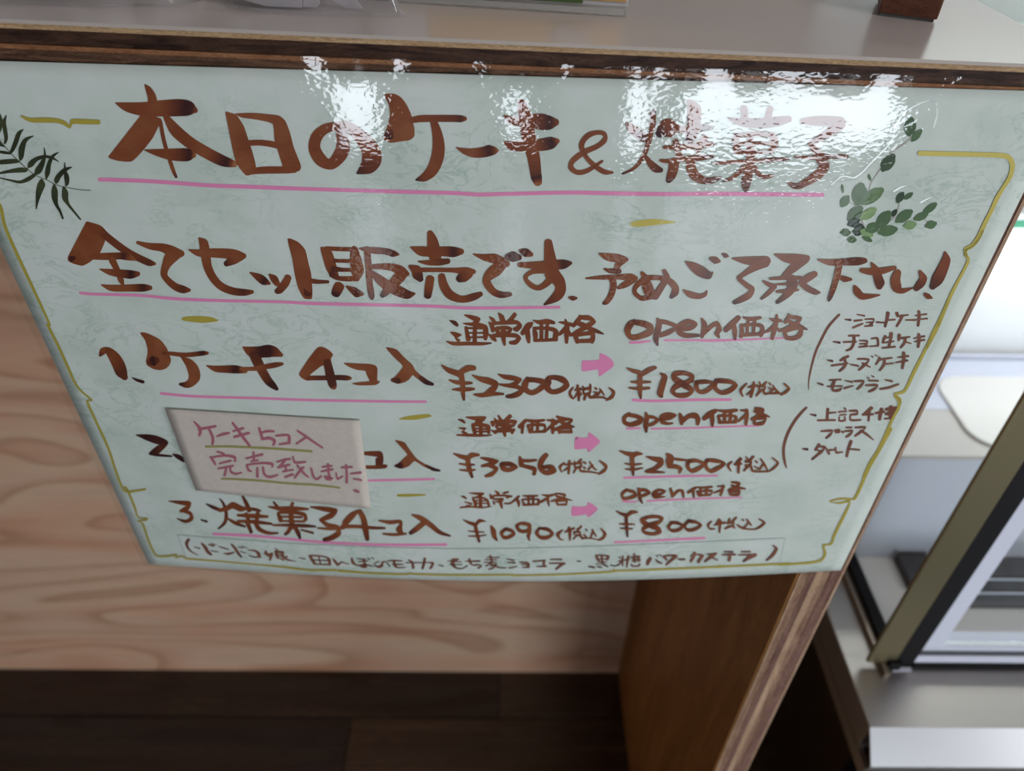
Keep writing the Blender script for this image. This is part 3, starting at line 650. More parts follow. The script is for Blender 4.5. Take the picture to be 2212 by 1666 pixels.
s2636,4294,-17,12 2612,4227,-15,11
s2616,4252,-2,-16 2703,4210,-3,-22 2784,4173,-2,-20,0.3 2839,4149,0,-6,0.4
s2616,4148,-7,-3 2643,4099,-15,-8 2671,4049,-17,-9
s2641,4130,9,-18 2725,4161,7,-18 2778,4155,-14,-14 2785,4087,-23,16 2743,4049,-11,24 2671,4049,-5,21
s1204,3688,-2,-7 1266,3656,-3,-21 1332,3636,-2,-26
s1478,3697,-8,18 1423,3670,-14,27 1361,3617,-14,23
s1340,3617,-23,0 1353,3509,-24,0 1366,3400,-21,-1 1384,3314,-10,-1,0.5
s1261,3520,1,-9 1336,3516,2,-18 1453,3521,2,-12
s1253,3444,1,-10 1357,3435,2,-19 1452,3445,3,-14
s1541,3624,-5,-11 1583,3591,-26,-5 1577,3483,-31,9 1570,3373,-31,3 1587,3335,-17,-8,0.4
s1861,3525,16,-2,0.2 1855,3592,13,18 1769,3632,-2,26 1675,3618,-15,26 1683,3565,-17,-23 1792,3484,-13,-34,0.4 1879,3415,-21,-10 1844,3360,-11,26 1747,3353,1,27 1691,3401,21,3 1719,3470,19,-29 1829,3525,15,-24 1852,3579,20,-16
s1904,3525,-18,-2,0.4 1923,3443,-20,-12 1969,3395,0,-24 2031,3416,16,-23 2081,3498,25,0 2011,3525,-2,24,0.3 1916,3518,-5,23,0.4
s2105,3546,-22,8,0.4 2099,3457,-21,-10 2178,3388,1,-27 2259,3416,17,-27 2300,3484,24,0 2238,3525,0,26 2127,3539,-3,30,0.4
s2409,3505,-6,6 2367,3422,-13,7 2391,3360,-9,-4 2406,3339,-4,-4
s2477,3519,-11,2 2485,3429,-15,4 2485,3331,-13,4
s2436,3457,4,-11 2518,3477,5,-15
s2488,3415,-9,12 2435,3359,-4,6
s2529,3525,-7,-3 2549,3484,-8,-4
s2600,3525,-7,6 2582,3484,-10,9
s2543,3464,4,-14 2596,3470,-4,-12 2596,3422,-9,11 2552,3422,4,11 2543,3464,11,0
s2565,3415,-12,10 2537,3345,-7,6
s2592,3415,-8,-6 2618,3373,-4,-13 2651,3373,2,-8
s2630,3512,-5,-5 2646,3491,-7,-8
s2633,3450,0,-8 2669,3436,-10,0 2649,3380,-2,-10 2759,3380,2,-11 2796,3365,0,-8
s2669,3484,-5,-5 2716,3422,-7,-10 2758,3387,-3,-8
s2699,3449,-7,6 2674,3394,-7,6
s2778,3504,-4,-7 2842,3442,-13,-3 2822,3393,-12,13 2781,3356,-5,7
@pink_underline pink
s1202,3985,2,-15 1289,3990,3,-15 1388,4003,2,-11
s1523,4014,2,-12 1801,4015,2,-12 1976,4013,3,-15 2314,4028,3,-11 2640,4049,3,-10
s1309,3286,2,-18 1540,3276,2,-17 1922,3290,3,-17 2289,3292,3,-17
@filling_list ink2
s3094,4312,-10,8 3059,4245,-11,9 3027,4163,-13,8 3007,4037,-12,6 2993,3908,-12,5 2995,3768,-11,4 3006,3633,-9,2 3023,3514,-6,1 3048,3420,-3,0
s3164,4260,2,-7 3217,4254,3,-13,0.7
s3257,4316,1,-6 3332,4302,2,-10
s3258,4245,5,-12 3323,4255,4,-10
s3267,4168,7,-10 3319,4201,8,-11 3343,4214,5,-8
s3348,4263,2,-7 3430,4264,-1,-10 3430,4223,-11,6 3417,4198,-9,8
s3373,4226,3,-7 3427,4231,3,-9
s3373,4185,3,-8 3439,4194,5,-12
s3468,4231,3,-10 3539,4227,3,-10
s3539,4338,-18,3 3552,4281,-16,4 3564,4182,-13,4,0.3
s3570,4256,4,-10 3631,4261,3,-9
s3621,4338,-13,-5 3645,4298,-11,-5
s3645,4298,6,-12 3735,4314,4,-8
s3684,4306,-16,7 3683,4249,-13,7 3673,4187,-11,6
s3735,4257,3,-8 3824,4258,4,-12
s3818,4360,-12,-1 3844,4299,-15,1 3872,4192,-12,1,0.3
s3807,4307,4,-8 3903,4324,4,-9
s3837,4262,4,-8 3928,4275,4,-9
s3127,4007,1,-8 3190,3996,2,-14,0.8
s3254,4076,3,-11 3350,4079,4,-11
s3226,4003,3,-10 3344,4008,4,-11
s3304,4072,-14,0 3327,3995,-15,4 3320,3926,-12,10 3284,3904,-6,10
s3375,4021,2,-8 3448,4013,-4,-10 3450,3961,-13,5
s3387,3982,3,-8 3450,3985,3,-9
s3392,3944,4,-9 3466,3957,6,-13
s3481,4043,3,-9 3535,4047,-5,-11 3568,3970,-11,-2
s3489,3952,3,-7 3571,3960,4,-10
s3604,4073,-15,7 3601,3996,-9,4
s3591,4047,4,-8 3670,4065,4,-9
s3648,4107,-18,2 3667,4030,-13,2 3679,3953,-13,3
s3615,3996,4,-9 3701,4013,4,-9
s3621,3935,4,-10 3737,3949,5,-12
s3731,4090,-16,2 3747,4022,-11,2
s3753,4048,6,-12 3838,4065,4,-9
s3799,4056,-15,2 3813,3996,-14,6 3797,3940,-10,7
s3815,4009,1,-10 3879,3988,1,-7
s3911,4103,-12,-1 3941,4031,-16,1 3962,3945,-13,2
s3886,4048,4,-8 3975,4074,6,-11
s3907,4009,4,-8 3991,4031,6,-11
s3132,3790,1,-7 3182,3778,2,-14,0.7
s3319,3834,-10,13 3262,3786,-9,12
s3194,3723,4,-12 3277,3737,5,-12 3345,3750,3,-8
s3280,3821,-12,-6 3323,3750,-14,0 3317,3696,-13,10 3290,3655,-9,10,0.5
s3370,3737,1,-8 3455,3718,2,-12
s3422,3803,2,-10 3532,3795,-3,-10 3516,3732,-13,11 3478,3669,-9,9
s3488,3750,-1,-12 3575,3705,-1,-9
s3543,3839,-1,-5 3565,3826,-1,-8
s3578,3852,-1,-5 3600,3839,-1,-8
s3629,3826,-11,3 3635,3786,-12,6 3623,3736,-8,6
s3639,3795,6,-13 3754,3817,4,-9
s3687,3803,-13,2 3703,3732,-14,6 3686,3664,-10,7
s3722,3741,4,-10 3791,3750,3,-8
s3845,3883,-14,0 3877,3794,-16,2 3900,3686,-12,2
s3810,3821,4,-8 3904,3839,6,-12
s3810,3759,4,-8 3916,3785,6,-12
s3114,3504,0,-8 3170,3485,1,-13,0.6
s3221,3541,3,-9 3332,3550,4,-10
s3225,3462,3,-9 3371,3466,3,-10
s3276,3541,-14,6 3275,3466,-17,3 3299,3410,-3,-14 3357,3414,8,-16 3372,3438,6,-6
s3380,3536,1,-7 3455,3517,2,-12
s3402,3437,6,-12 3480,3470,4,-8
s3471,3526,3,-10 3566,3526,-2,-14 3560,3474,-13,10 3536,3423,-8,7
s3587,3577,-1,-6 3609,3563,-1,-9
s3625,3595,0,-6 3650,3584,0,-9
s3618,3535,3,-10 3711,3532,3,-11
s3605,3474,3,-9 3723,3474,0,-15 3709,3426,-12,13 3664,3393,-7,10
s3777,3544,1,-7 3854,3525,2,-13
s3768,3426,6,-12 3851,3445,8,-14 3929,3487,7,-11
@filling_list_2 ink2
s3087,3183,-11,11 3046,3100,-15,13 3007,2977,-16,11 2983,2819,-17,8 2987,2657,-17,4 3015,2525,-16,-1 3056,2411,-13,-4 3097,2319,-6,-2
s3149,3094,1,-8 3210,3078,2,-17,0.8
s3312,3169,-16,1 3331,3087,-16,2 3348,3014,-16,2
s3333,3107,6,-15 3409,3117,4,-11
s3254,3010,4,-15 3431,3011,4,-15
s3477,3177,-3,-8,0.6 3502,3157,-3,-10
s3438,3122,5,-12 3514,3131,5,-12
s3462,3080,4,-10 3524,3085,4,-11
s3466,3055,-9,0 3481,3002,-3,-13 3535,3007,11,-13 3521,3054,10,0
s3544,3136,4,-13 3622,3135,0,-16 3635,3094,-12,15 3575,3084,-5,13
s3575,3084,-12,0 3597,3011,-2,-15 3700,3010,4,-13
s3760,3170,-19,20 3707,3088,-10,11
s3701,3083,5,-16 3802,3087,6,-16
s3749,3154,-15,2 3768,3072,-14,2 3789,2993,-11,1
s3871,3163,-19,6 3883,3081,-21,5 3899,3008,-15,3
s3829,3102,7,-15 3901,3122,10,-20
s3922,3153,8,-21 4013,3162,13,-31
s3955,3193,-20,0 3987,3100,-28,0 4015,3017,-16,0
s3943,3090,10,-21 4022,3110,12,-26
s3950,3023,5,-13 4042,3032,5,-13
s3332,2857,4,-12 3443,2861,1,-18 3441,2812,-14,12 3412,2759,-10,11,0.5
s3474,2865,6,-16 3520,2870,1,-15 3528,2843,-8,11 3490,2839,-5,13
s3549,2854,-4,-10 3572,2832,-4,-10
s3581,2906,3,-11 3637,2906,4,-14
s3581,2853,4,-13 3660,2857,-2,-16 3651,2809,-14,13 3622,2772,-10,12
s3678,2905,4,-12 3782,2904,-2,-15 3759,2850,-14,15 3714,2786,-10,11
s3747,2861,-2,-14 3829,2806,-3,-15 3929,2723,-2,-6
s3202,2607,2,-10 3251,2598,3,-19,0.8
s3361,2667,-17,12 3343,2585,-13,9
s3352,2640,3,-17 3429,2627,-10,-13 3415,2561,-16,15 3381,2506,-13,15 3347,2450,-12,13,0.5
s3368,2584,0,-12 3425,2555,0,-13
s3449,2616,-6,-6 3511,2525,-10,-10
s3499,2582,6,-17 3555,2586,4,-11
s3552,2625,-8,-1 3583,2546,-4,-16 3648,2551,3,-10
s3693,2711,-19,8 3698,2600,-18,7 3714,2481,-15,5
s3700,2594,3,-13 3819,2580,4,-14
@gold_dash gold
p-2961,4174 -2918,4201 -2781,4212 -2676,4202 -2619,4169 -2659,4151 -2777,4135 -2875,4146 -2944,4157
p1059,5203 1095,5230 1258,5253 1446,5229 1410,5213 1265,5195 1140,5177 1081,5181
p-1045,3010 -945,3053 -749,3081 -707,3052 -786,3024 -891,3000 -1029,3000
s-1137,1902,-1,-19 -1005,1909,-1,-23 -837,1922,0,-12
@item_line_2 ink
s-3814,2686,-4,-8,0.9 -3709,2658,-21,-45,0.9 -3612,2622,-29,-56,0.8 -3541,2577,-39,-23,0.7 -3606,2516,-12,38,0.6 -3692,2445,-4,44,0.8 -3746,2425,2,16,0.8
s-3743,2417,-9,-22,0.9 -3662,2401,-8,-22,0.9 -3524,2391,-5,-14,1
s-3498,2421,-7,-11,1 -3458,2390,-20,-31,1 -3409,2341,-20,-30,1
@item_line_2b ink
s-1458,2522,-3,-24 -1362,2522,-5,-36 -1286,2511,-25,-40,0.3 -1291,2446,-42,2,0.4 -1306,2346,-36,3,0.4
s-1479,2321,-3,-25 -1357,2325,-2,-28 -1246,2340,0,-30,0.3 -1224,2349,2,-16
p-1108,2719 -1050,2710 -1004,2687 -974,2617 -910,2489 -866,2433 -773,2362 -654,2306 -661,2284 -716,2288 -822,2344 -920,2427 -979,2356 -1055,2312 -1103,2319 -1149,2351 -1084,2403 -1031,2470 -992,2520 -1045,2615
s-1124,2352,-1,-17,0.8 -1082,2353,6,-40,1 -1062,2379,19,-29,0.5
s-797,2361,-7,-18,0.6 -727,2313,-7,-24,1 -661,2294,-3,-15,1
@pink_underline pink
s-1437,2122,-1,-17 -1153,2139,-1,-17 -725,2165,0,-17
@price_line_2 ink
s-439,3015,-2,-9,0.4 -402,3001,-7,-18,0.5 -376,2974,-7,-12
s-360,3047,-1,-9 -269,3033,-2,-27 -165,3028,-10,-27 -212,2997,-7,24 -258,2981,-3,19
s-433,2902,-2,-9 -375,2888,-13,-17 -399,2856,-17,-6 -365,2826,-9,-17
s-459,2804,0,-11 -342,2806,-1,-20 -213,2802,0,-17 -102,2810,0,-8,0.3
s-299,2957,-11,-5 -282,2881,-20,-8 -271,2820,-17,-6
s-281,2950,-1,-23 -189,2944,-3,-26 -137,2922,-19,-18 -131,2838,-17,-2
s-212,2974,-21,0 -213,2821,-21,0
s-270,2897,-1,-12 -143,2891,-1,-14
s-271,2859,0,-12 -143,2856,0,-14
s-33,3074,-10,-7 -4,3007,-15,-11
s87,3069,-14,20 42,3015,-12,17
s-73,3036,-6,-7 -50,2999,-12,-12
s-108,2991,-7,-6 -85,2946,-16,-15
s-96,2983,2,-23 30,3000,0,-23 146,2987,-10,-24 112,2941,-14,18
s-62,2931,-6,-8 -38,2901,-11,-14
s-50,2946,0,-18 77,2948,-3,-22 89,2910,-8,24 -27,2893,-1,17
s-102,2877,-3,-8 -61,2846,-9,-20
s-61,2862,1,-18 67,2871,1,-20 131,2880,-9,-23 108,2841,-12,12
s19,2947,-21,-3 26,2871,-21,-5 38,2801,-14,-4
s243,3010,-13,16 182,2926,-14,18
s216,2965,-20,1 213,2842,-14,1
s237,3018,-1,-15 342,3004,1,-23 433,3020,2,-15
s313,3004,-15,1 312,2859,-16,1
s371,3004,-15,1 370,2859,-16,1
s268,2950,-13,-6 295,2851,-14,-6
s274,2950,0,-15 436,2952,-6,-21 434,2860,-20,2
s289,2855,1,-15 452,2868,2,-18
s462,3020,0,-10 514,3013,-1,-18 573,2999,-2,-19
s525,3028,-17,2 524,2937,-20,1 529,2842,-14,0
s517,2953,-11,15 463,2883,-8,11
s563,3066,-4,-17 628,3037,-3,-26 710,3022,-18,-9 657,2954,-11,22 532,2884,-7,18
s594,3029,-11,14 551,2968,-10,13
s584,3014,-7,-20 668,2961,-6,-24 743,2931,-2,-9,0.6
s571,2923,-8,-6 604,2854,-17,-13
s589,2907,2,-18 705,2923,-4,-26 709,2862,-21,0
s604,2864,1,-20 720,2865,1,-22
s-501,2547,-3,-9 -431,2508,-7,-28 -359,2485,-7,-35
s-239,2533,-1,19 -311,2527,-9,35 -360,2469,-14,22
s-353,2485,-26,-5 -344,2354,-26,-9 -310,2204,-14,-7,0.6
s-445,2402,-1,-10 -361,2387,-1,-18 -286,2392,0,-12,0.6
s-442,2311,-1,-10 -363,2304,0,-18 -280,2314,0,-12
s-216,2491,-2,-10 -132,2465,-6,-29 -48,2433,-24,-16 -108,2399,-6,28 -204,2373,-2,16
s-132,2383,-8,-23 -53,2334,-25,-14 -96,2258,-14,27 -163,2223,-5,19
s1,2401,-19,-15,0.4 26,2343,-17,-34 87,2319,4,-33 158,2370,23,-12 110,2402,4,32,0.4 13,2409,1,28,0.4
s197,2518,-9,-3 211,2444,-26,-7 219,2387,-26,-5
s211,2461,-1,-21 289,2453,1,-23 373,2466,2,-15
s206,2387,-3,-21 292,2363,-5,-29 360,2330,-20,-23 356,2255,-21,3
s478,2544,-20,19 428,2446,-28,16 426,2347,-27,-17 490,2281,-2,-37 573,2323,23,-29 546,2365,4,32 449,2364,-1,22,0.5
s676,2431,-6,7 631,2365,-15,6 654,2290,-7,-3
s728,2464,-12,1 728,2365,-16,2 729,2265,-11,1
s678,2398,2,-11 762,2415,3,-16
s728,2365,-8,14 671,2307,-4,7
s777,2456,-5,-4 791,2423,-9,-7
s854,2481,-7,9 821,2432,-9,12
s786,2415,2,-16 852,2424,-6,-17 850,2366,-9,15 795,2365,5,14 786,2415,11,2
s808,2357,-11,8 783,2282,-8,6
s838,2366,-11,-7 860,2307,-6,-14 896,2315,2,-10
s875,2440,-3,-10 900,2424,-4,-15
s880,2366,-3,-10 906,2349,-3,-12
s867,2299,1,-12 965,2295,0,-12 1040,2278,0,-10
s941,2448,-7,-6 997,2349,-7,-10 1030,2324,-3,-7
s981,2399,-7,8 938,2332,-9,11
s1049,2457,-5,-10 1122,2382,-16,-11 1110,2315,-14,16 1054,2261,-6,11
@pink_arrow pink
p767,2788 832,2782 902,2788 902,2860 971,2801 1031,2730 984,2651 918,2579 895,2643 831,2630 769,2623
@price_line_2 ink
s1295,3111,-12,18 1250,3065,-19,13 1257,2999,-15,-18 1321,2966,3,-29 1408,2999,15,-30 1424,3039,21,15 1369,3078,4,27 1287,3094,0,23
s1458,3130,-9,-3 1476,3065,-23,0 1479,2959,-26,1,0.3 1496,2865,-12,-1,0.5
s1480,3072,1,-20 1541,3065,-2,-21 1591,3032,-20,0 1553,2979,-12,21 1495,2953,-6,16
s1621,3039,3,-16 1715,3052,7,-22 1760,3085,18,13 1687,3104,-6,26 1627,3065,-20,18 1640,3006,-13,-21 1705,2979,1,-17 1755,2986,2,-9
s1807,3111,-13,-6 1831,3052,-24,-6 1848,2972,-17,-2
s1852,3012,16,-20 1902,3078,13,-27 1972,3084,-3,-38 2005,3038,-24,-7 2012,2965,-16,2
s2162,3149,-14,23 2110,3103,-22,30 2065,3044,-16,21
s2135,3103,-23,-2 2155,3024,-23,-1 2169,2943,-12,0,0.4
s2181,3156,1,-10 2284,3142,5,-22 2377,3157,6,-20
s2206,3077,-11,-5 2241,2997,-16,-8
s2215,3083,3,-17 2346,3083,2,-16 2391,3062,-15,-10 2394,2996,-18,5
s2259,3142,-15,0 2287,2996,-17,0
s2324,3142,-15,2 2343,2996,-18,2
s2232,2990,4,-17 2405,2996,4,-17
s2418,3155,2,-10 2485,3148,3,-17
s2480,3167,-15,0 2500,3075,-21,2 2514,2961,-14,2
s2487,3088,-13,16 2427,3009,-9,11
s2568,3180,1,-19 2643,3160,-12,-17 2636,3101,-16,18 2560,3035,-10,15
s2567,3141,-1,-18 2657,3100,-1,-22 2736,3067,0,-9
s2576,3055,-14,-3 2603,2974,-16,-4
s2589,3041,4,-17 2699,3047,-4,-21 2684,2980,-13,22 2604,2970,-5,17
s1248,2604,-2,-8 1314,2569,-3,-24 1390,2547,-2,-35
s1488,2561,-2,14 1430,2561,-11,31 1393,2519,-14,21
s1386,2533,-23,-1 1408,2389,-23,-2 1433,2245,-11,-1,0.6
s1325,2419,0,-9 1406,2401,2,-15 1505,2415,2,-9
s1339,2339,0,-9 1425,2328,3,-16 1521,2352,2,-9
s1540,2518,-1,-8 1618,2489,-2,-28 1706,2459,-12,-37 1712,2416,-24,22 1658,2344,-14,25 1588,2308,-9,24
s1568,2300,2,-22 1654,2292,2,-22 1767,2286,1,-9,0.4
s1750,2559,-5,-11 1793,2516,-32,-17 1798,2444,-43,6 1806,2357,-19,2
s1829,2484,1,-17 1905,2472,2,-19 1970,2465,2,-14
s1814,2371,4,-26 1878,2370,0,-31 1937,2333,-18,-15 1930,2274,-11,5
s2003,2456,-22,5,0.3 2007,2369,-19,-8 2060,2302,1,-29 2129,2338,17,-28 2172,2403,20,7 2088,2455,0,25 2015,2449,-6,29,0.3
s2203,2468,-19,8,0.3 2197,2381,-19,-7 2265,2298,0,-29 2334,2334,17,-29 2395,2407,19,0 2313,2445,-1,28 2215,2461,-3,26
s2475,2435,-8,8 2444,2376,-17,3 2493,2294,-6,-6
s2563,2477,-15,14 2535,2404,-18,17
s2516,2390,5,-15 2578,2403,6,-18
s2550,2433,-18,1 2580,2262,-12,1
s2610,2505,-4,-6 2639,2468,-7,-10
s2694,2511,-10,10 2665,2446,-12,12
s2626,2432,4,-19 2679,2431,-8,-14 2681,2372,-12,15 2638,2373,-4,18
s2663,2358,-12,12 2634,2291,-8,8
s2692,2372,-11,-6 2732,2289,-6,-13 2763,2296,4,-10
s2725,2445,-4,-8 2753,2415,-5,-10
s2739,2356,-2,-11 2789,2325,-11,3 2744,2281,-2,-11 2864,2278,3,-12 2908,2277,2,-9
s2777,2473,-6,-6 2840,2384,-9,-9 2893,2293,-6,-5
s2826,2399,-9,7 2803,2310,-9,7
s2903,2485,-3,-8 2979,2410,-12,-3 2959,2336,-11,12 2913,2280,-5,8
@pink_arrow pink
p767,2790 829,2783 895,2790 900,2858 961,2797 1031,2722 973,2646 921,2583 892,2632 830,2621 768,2624
@pink_underline pink
s1292,2910,2,-16 1424,2914,2,-13
s1547,2906,2,-13 1919,2914,2,-12 2325,2932,3,-12 2652,2940,3,-11
s1338,2202,2,-16 1708,2213,3,-16 2030,2220,3,-17 2355,2220,3,-14
@item_line_3 ink
s-3750,1669,-3,-9,0.3 -3640,1654,-11,-31,0.3 -3524,1636,-26,-39 -3564,1567,-10,30 -3657,1504,-2,26
s-3647,1512,-9,-20 -3556,1478,-20,-27 -3564,1386,-18,18 -3648,1329,8,31,0.4 -3733,1373,4,9,0.7
s-3452,1372,-6,-14,0.9 -3396,1349,-9,-20,1
s-3324,1650,-6,-10,0.9 -3261,1600,-14,-27,0.8 -3194,1560,-14,-28,0.2
s-3152,1749,-6,-6,0.8 -3126,1664,-16,-10,0.6 -3130,1509,-21,-4,0.4 -3181,1347,-15,12,0.3 -3285,1229,-5,11,0.8
s-3134,1419,-9,-14 -3058,1345,-15,-30,0.3 -2960,1295,-8,-18,0.7
s-3197,1549,0,-27 -3094,1600,2,-41 -3024,1649,-14,-56 -2944,1599,-19,-50 -2883,1603,-5,-27
s-2883,1819,-11,-8,0.6 -2863,1702,-23,-15,0.4 -2851,1572,-29,-17,0.3
s-2883,1603,-6,-22 -2793,1598,-8,-29,0.4 -2729,1580,-7,-20,0.4
s-2998,1485,-6,-23 -2846,1484,-9,-39 -2663,1485,-5,-23
s-2898,1525,-19,-10 -2895,1391,-24,-12
s-2758,1545,-22,4 -2802,1398,-22,4
s-3019,1382,-5,-23 -2835,1384,-9,-34 -2640,1364,-5,-21,0.4
s-2915,1367,-28,-16 -2903,1196,-21,-13,0.6
s-2819,1385,-27,-20 -2797,1262,-23,-31 -2700,1200,-10,-30 -2590,1208,-3,-16,0.5
s-2544,1732,-11,-11,0.5 -2508,1638,-19,-18
s-2328,1734,-15,9 -2375,1624,-15,9
s-2618,1653,-3,-11 -2487,1628,-8,-37 -2336,1637,-7,-39 -2171,1640,-3,-17
s-2531,1549,-12,-9,0.4 -2516,1462,-29,-14 -2525,1405,-15,-1
s-2514,1561,-4,-22 -2346,1571,-6,-27 -2230,1545,-16,-29 -2228,1457,-28,-11
s-2375,1580,-28,-4 -2393,1425,-32,-9 -2388,1313,-27,-13
s-2495,1496,-3,-16 -2267,1499,-4,-20
s-2523,1421,-3,-16 -2248,1429,-3,-20
s-2621,1342,-3,-16 -2442,1354,-5,-25,0.3 -2259,1355,-5,-30,0.5 -2130,1351,-3,-16,0.6
s-2415,1334,-21,16 -2461,1240,-15,20 -2508,1190,-7,19,0.6
s-2369,1337,-23,-17 -2348,1224,-27,-18,0.4 -2339,1133,-14,-8,0.7
s-2300,1284,-5,-16,0.4 -2176,1240,-7,-20,0.6
s-2136,1676,-3,-11 -2004,1655,-9,-37 -1860,1619,-22,-36 -1913,1552,-11,37 -2028,1480,-5,30
s-2053,1467,-14,-22 -1980,1383,-16,-35 -1879,1344,-23,-37 -1875,1254,-27,22 -1962,1169,-8,41,0.3 -2053,1128,-2,33,0.8
s-2103,1326,-2,-14 -1958,1321,-3,-25 -1802,1348,-2,-27
s-1603,1642,-8,16 -1688,1552,-21,38 -1778,1427,-24,29 -1799,1370,-13,8
s-1815,1369,-4,-34 -1647,1378,-4,-29 -1466,1365,-4,-27,0.3 -1329,1366,-2,-18,0.4
s-1589,1632,-29,-22 -1557,1515,-33,-17 -1552,1338,-36,-11,0.3 -1547,1158,-25,-8,0.5
s-1382,1490,-3,-13 -1260,1466,-4,-33 -1139,1478,-15,-27 -1163,1355,-38,-8 -1138,1278,-21,-18
s-1352,1269,-2,-16 -1231,1259,-2,-25 -1092,1280,0,-18
s-996,1598,-5,-14 -909,1551,-17,-38 -795,1435,-20,-36 -694,1316,-12,-30,0.3 -581,1263,-4,-15,0.5
s-868,1476,-17,33 -965,1363,-16,35 -1038,1293,-10,26,0.8
@pink_underline pink
s-3362,1129,-6,-24 -2884,1135,-6,-24 -2422,1104,-5,-24 -1959,1076,-4,-23 -1338,1076,-2,-23 -633,1108,-1,-23
@price_line_3 ink
s-440,1913,-1,-6,0.3 -407,1899,-6,-16,0.3 -381,1872,-5,-10
s-348,1962,-1,-7 -273,1954,-1,-18 -186,1950,-5,-16 -223,1926,-5,16 -265,1902,-3,11
s-400,1822,-2,-8 -325,1788,-13,-10 -376,1757,-5,19
s-449,1731,0,-14 -335,1746,0,-16 -208,1736,0,-14 -103,1756,1,-6,0.5
s-312,1877,-7,-6 -283,1812,-20,-10 -280,1741,-15,-2
s-307,1889,0,-14 -207,1891,-2,-15 -149,1850,-11,-13 -132,1767,-14,-6
s-224,1908,-18,0 -225,1754,-21,0
s-274,1848,0,-9 -149,1844,0,-11
s-266,1807,0,-10 -140,1803,0,-11
s-65,2004,-3,-5 -32,1964,-14,-17 -24,1935,-12,-7
s80,1983,-3,15 34,1965,-3,17
s-119,1951,-5,-3 -103,1898,-16,-19 -82,1887,-5,-17
s-82,1922,1,-15 10,1929,0,-15 127,1913,-4,-14 69,1895,-2,15
s-82,1839,-8,-4 -69,1792,-12,-6
s-73,1869,0,-14 27,1871,-3,-17 11,1835,-3,13 -56,1828,-1,11
s-15,1876,-16,-7 3,1793,-18,-8 18,1727,-8,-4,0.5
s45,1805,0,-14 103,1806,3,-14 153,1854,7,-15
s202,1920,-9,13 153,1854,-10,15
s178,1878,-15,-11 200,1819,-18,-7 204,1753,-8,-1
s243,1928,0,-8 319,1921,1,-20 410,1929,1,-12
s302,1920,-12,-2 314,1796,-14,-2
s360,1921,-13,0 364,1796,-14,0
s236,1867,-8,-5 264,1784,-14,-9
s253,1873,0,-14 379,1874,0,-15 421,1862,-14,-13 419,1790,-13,1
s255,1784,1,-18 424,1794,1,-16
s455,1945,-1,-8 527,1927,0,-21 568,1939,3,-17
s519,1927,-15,-2 527,1845,-15,-3 543,1767,-7,-2,0.5
s504,1880,-8,17 455,1838,-7,18 423,1820,-3,11
s576,1939,4,-14 625,1963,1,-15 710,1939,-10,-15 679,1892,-7,19 564,1845,-4,15
s610,1928,-2,-13 679,1898,-3,-19 791,1857,-1,-7,0.5
s615,1845,-10,-9 643,1785,-10,-9
s632,1845,1,-13 732,1857,-6,-22 728,1785,-15,4
s634,1791,1,-14 727,1791,1,-18
s-423,1536,-2,-7 -356,1488,-7,-23 -287,1458,-7,-30,0.2
s-168,1513,1,7 -235,1522,-5,30 -270,1471,-12,17
s-287,1458,-21,-7 -272,1333,-20,-7 -243,1166,-15,-6,0.5
s-367,1350,-1,-8 -280,1339,-1,-13 -185,1332,0,-9,0.5
s-368,1264,0,-8 -264,1263,0,-15 -163,1286,1,-9,0.5
s-107,1443,-9,-6 -81,1361,-29,-14 -67,1259,-24,-14 -36,1195,-9,-9,0.4
s75,1401,-10,17,0.4 15,1324,-21,10 42,1248,-10,-28 103,1255,8,-30 155,1313,21,-10 128,1364,8,26 49,1388,3,22,0.4
s324,1466,2,31 237,1484,-3,28 191,1440,-21,6 223,1364,-11,-27 293,1352,4,-28 326,1390,12,-22
s333,1466,-22,0 336,1352,-22,3 326,1263,-19,0 341,1196,-8,-4
s455,1416,-11,10,0.6 420,1327,-22,-2 471,1250,-7,-30 549,1250,8,-31 599,1314,22,0 543,1384,7,29,0.2 456,1403,1,21,0.6
s717,1377,-5,7 665,1301,-22,8 700,1217,-7,-11 736,1211,0,-8
s793,1421,-12,9 771,1352,-12,9
s746,1339,4,-12 846,1402,6,-18
s800,1377,-20,0 805,1300,-17,0 811,1197,-9,0
s850,1351,-9,0 853,1300,-9,0
s890,1402,-10,4 885,1351,-10,4
s930,1439,-9,11 900,1383,-9,10
s868,1338,1,-17 920,1338,-7,-14 915,1286,-7,13 876,1287,-1,15
s881,1280,-10,11 850,1216,-6,7
s923,1299,-11,-10 954,1234,-7,-18 989,1240,2,-13
s978,1388,-3,-7,0.5 998,1369,-5,-13,0.5
s967,1299,-6,-9 1006,1247,-6,-10
s981,1234,0,-10 1069,1226,0,-10 1160,1199,0,-10
s1056,1387,-7,-6 1089,1310,-9,-9 1119,1264,-4,-6
s1068,1349,-9,5 1050,1246,-10,6
s1155,1399,-5,-6 1211,1308,-18,-5 1192,1231,-13,17 1146,1199,-5,12
@pink_arrow pink
p797,1761 882,1754 970,1772 969,1830 1032,1790 1088,1722 1052,1643 997,1582 976,1638 900,1626 807,1605
@price_line_3 ink
s1389,2024,-12,16 1344,1958,-17,10 1362,1891,-7,-21 1425,1891,7,-25 1494,1934,19,-18 1467,1986,6,22 1380,2017,1,21
s1517,2044,-15,-2 1533,1956,-20,-3,0.2 1555,1866,-17,-8,0.3 1589,1803,-5,-5,0.6
s1526,2015,3,-25 1599,2014,-1,-24 1641,1977,-21,10 1589,1933,-10,23 1539,1911,-6,17
s1683,1939,3,-15 1776,1952,6,-19 1812,1989,13,10 1746,2012,-6,22 1690,1961,-17,14 1709,1901,-2,-22 1824,1907,2,-10
s1868,2039,-11,-5 1895,1965,-17,-5 1910,1897,-12,-2
s1917,1920,12,-14 1959,1993,10,-20 2006,1992,-12,-17 2039,1887,-9,-3,0.4
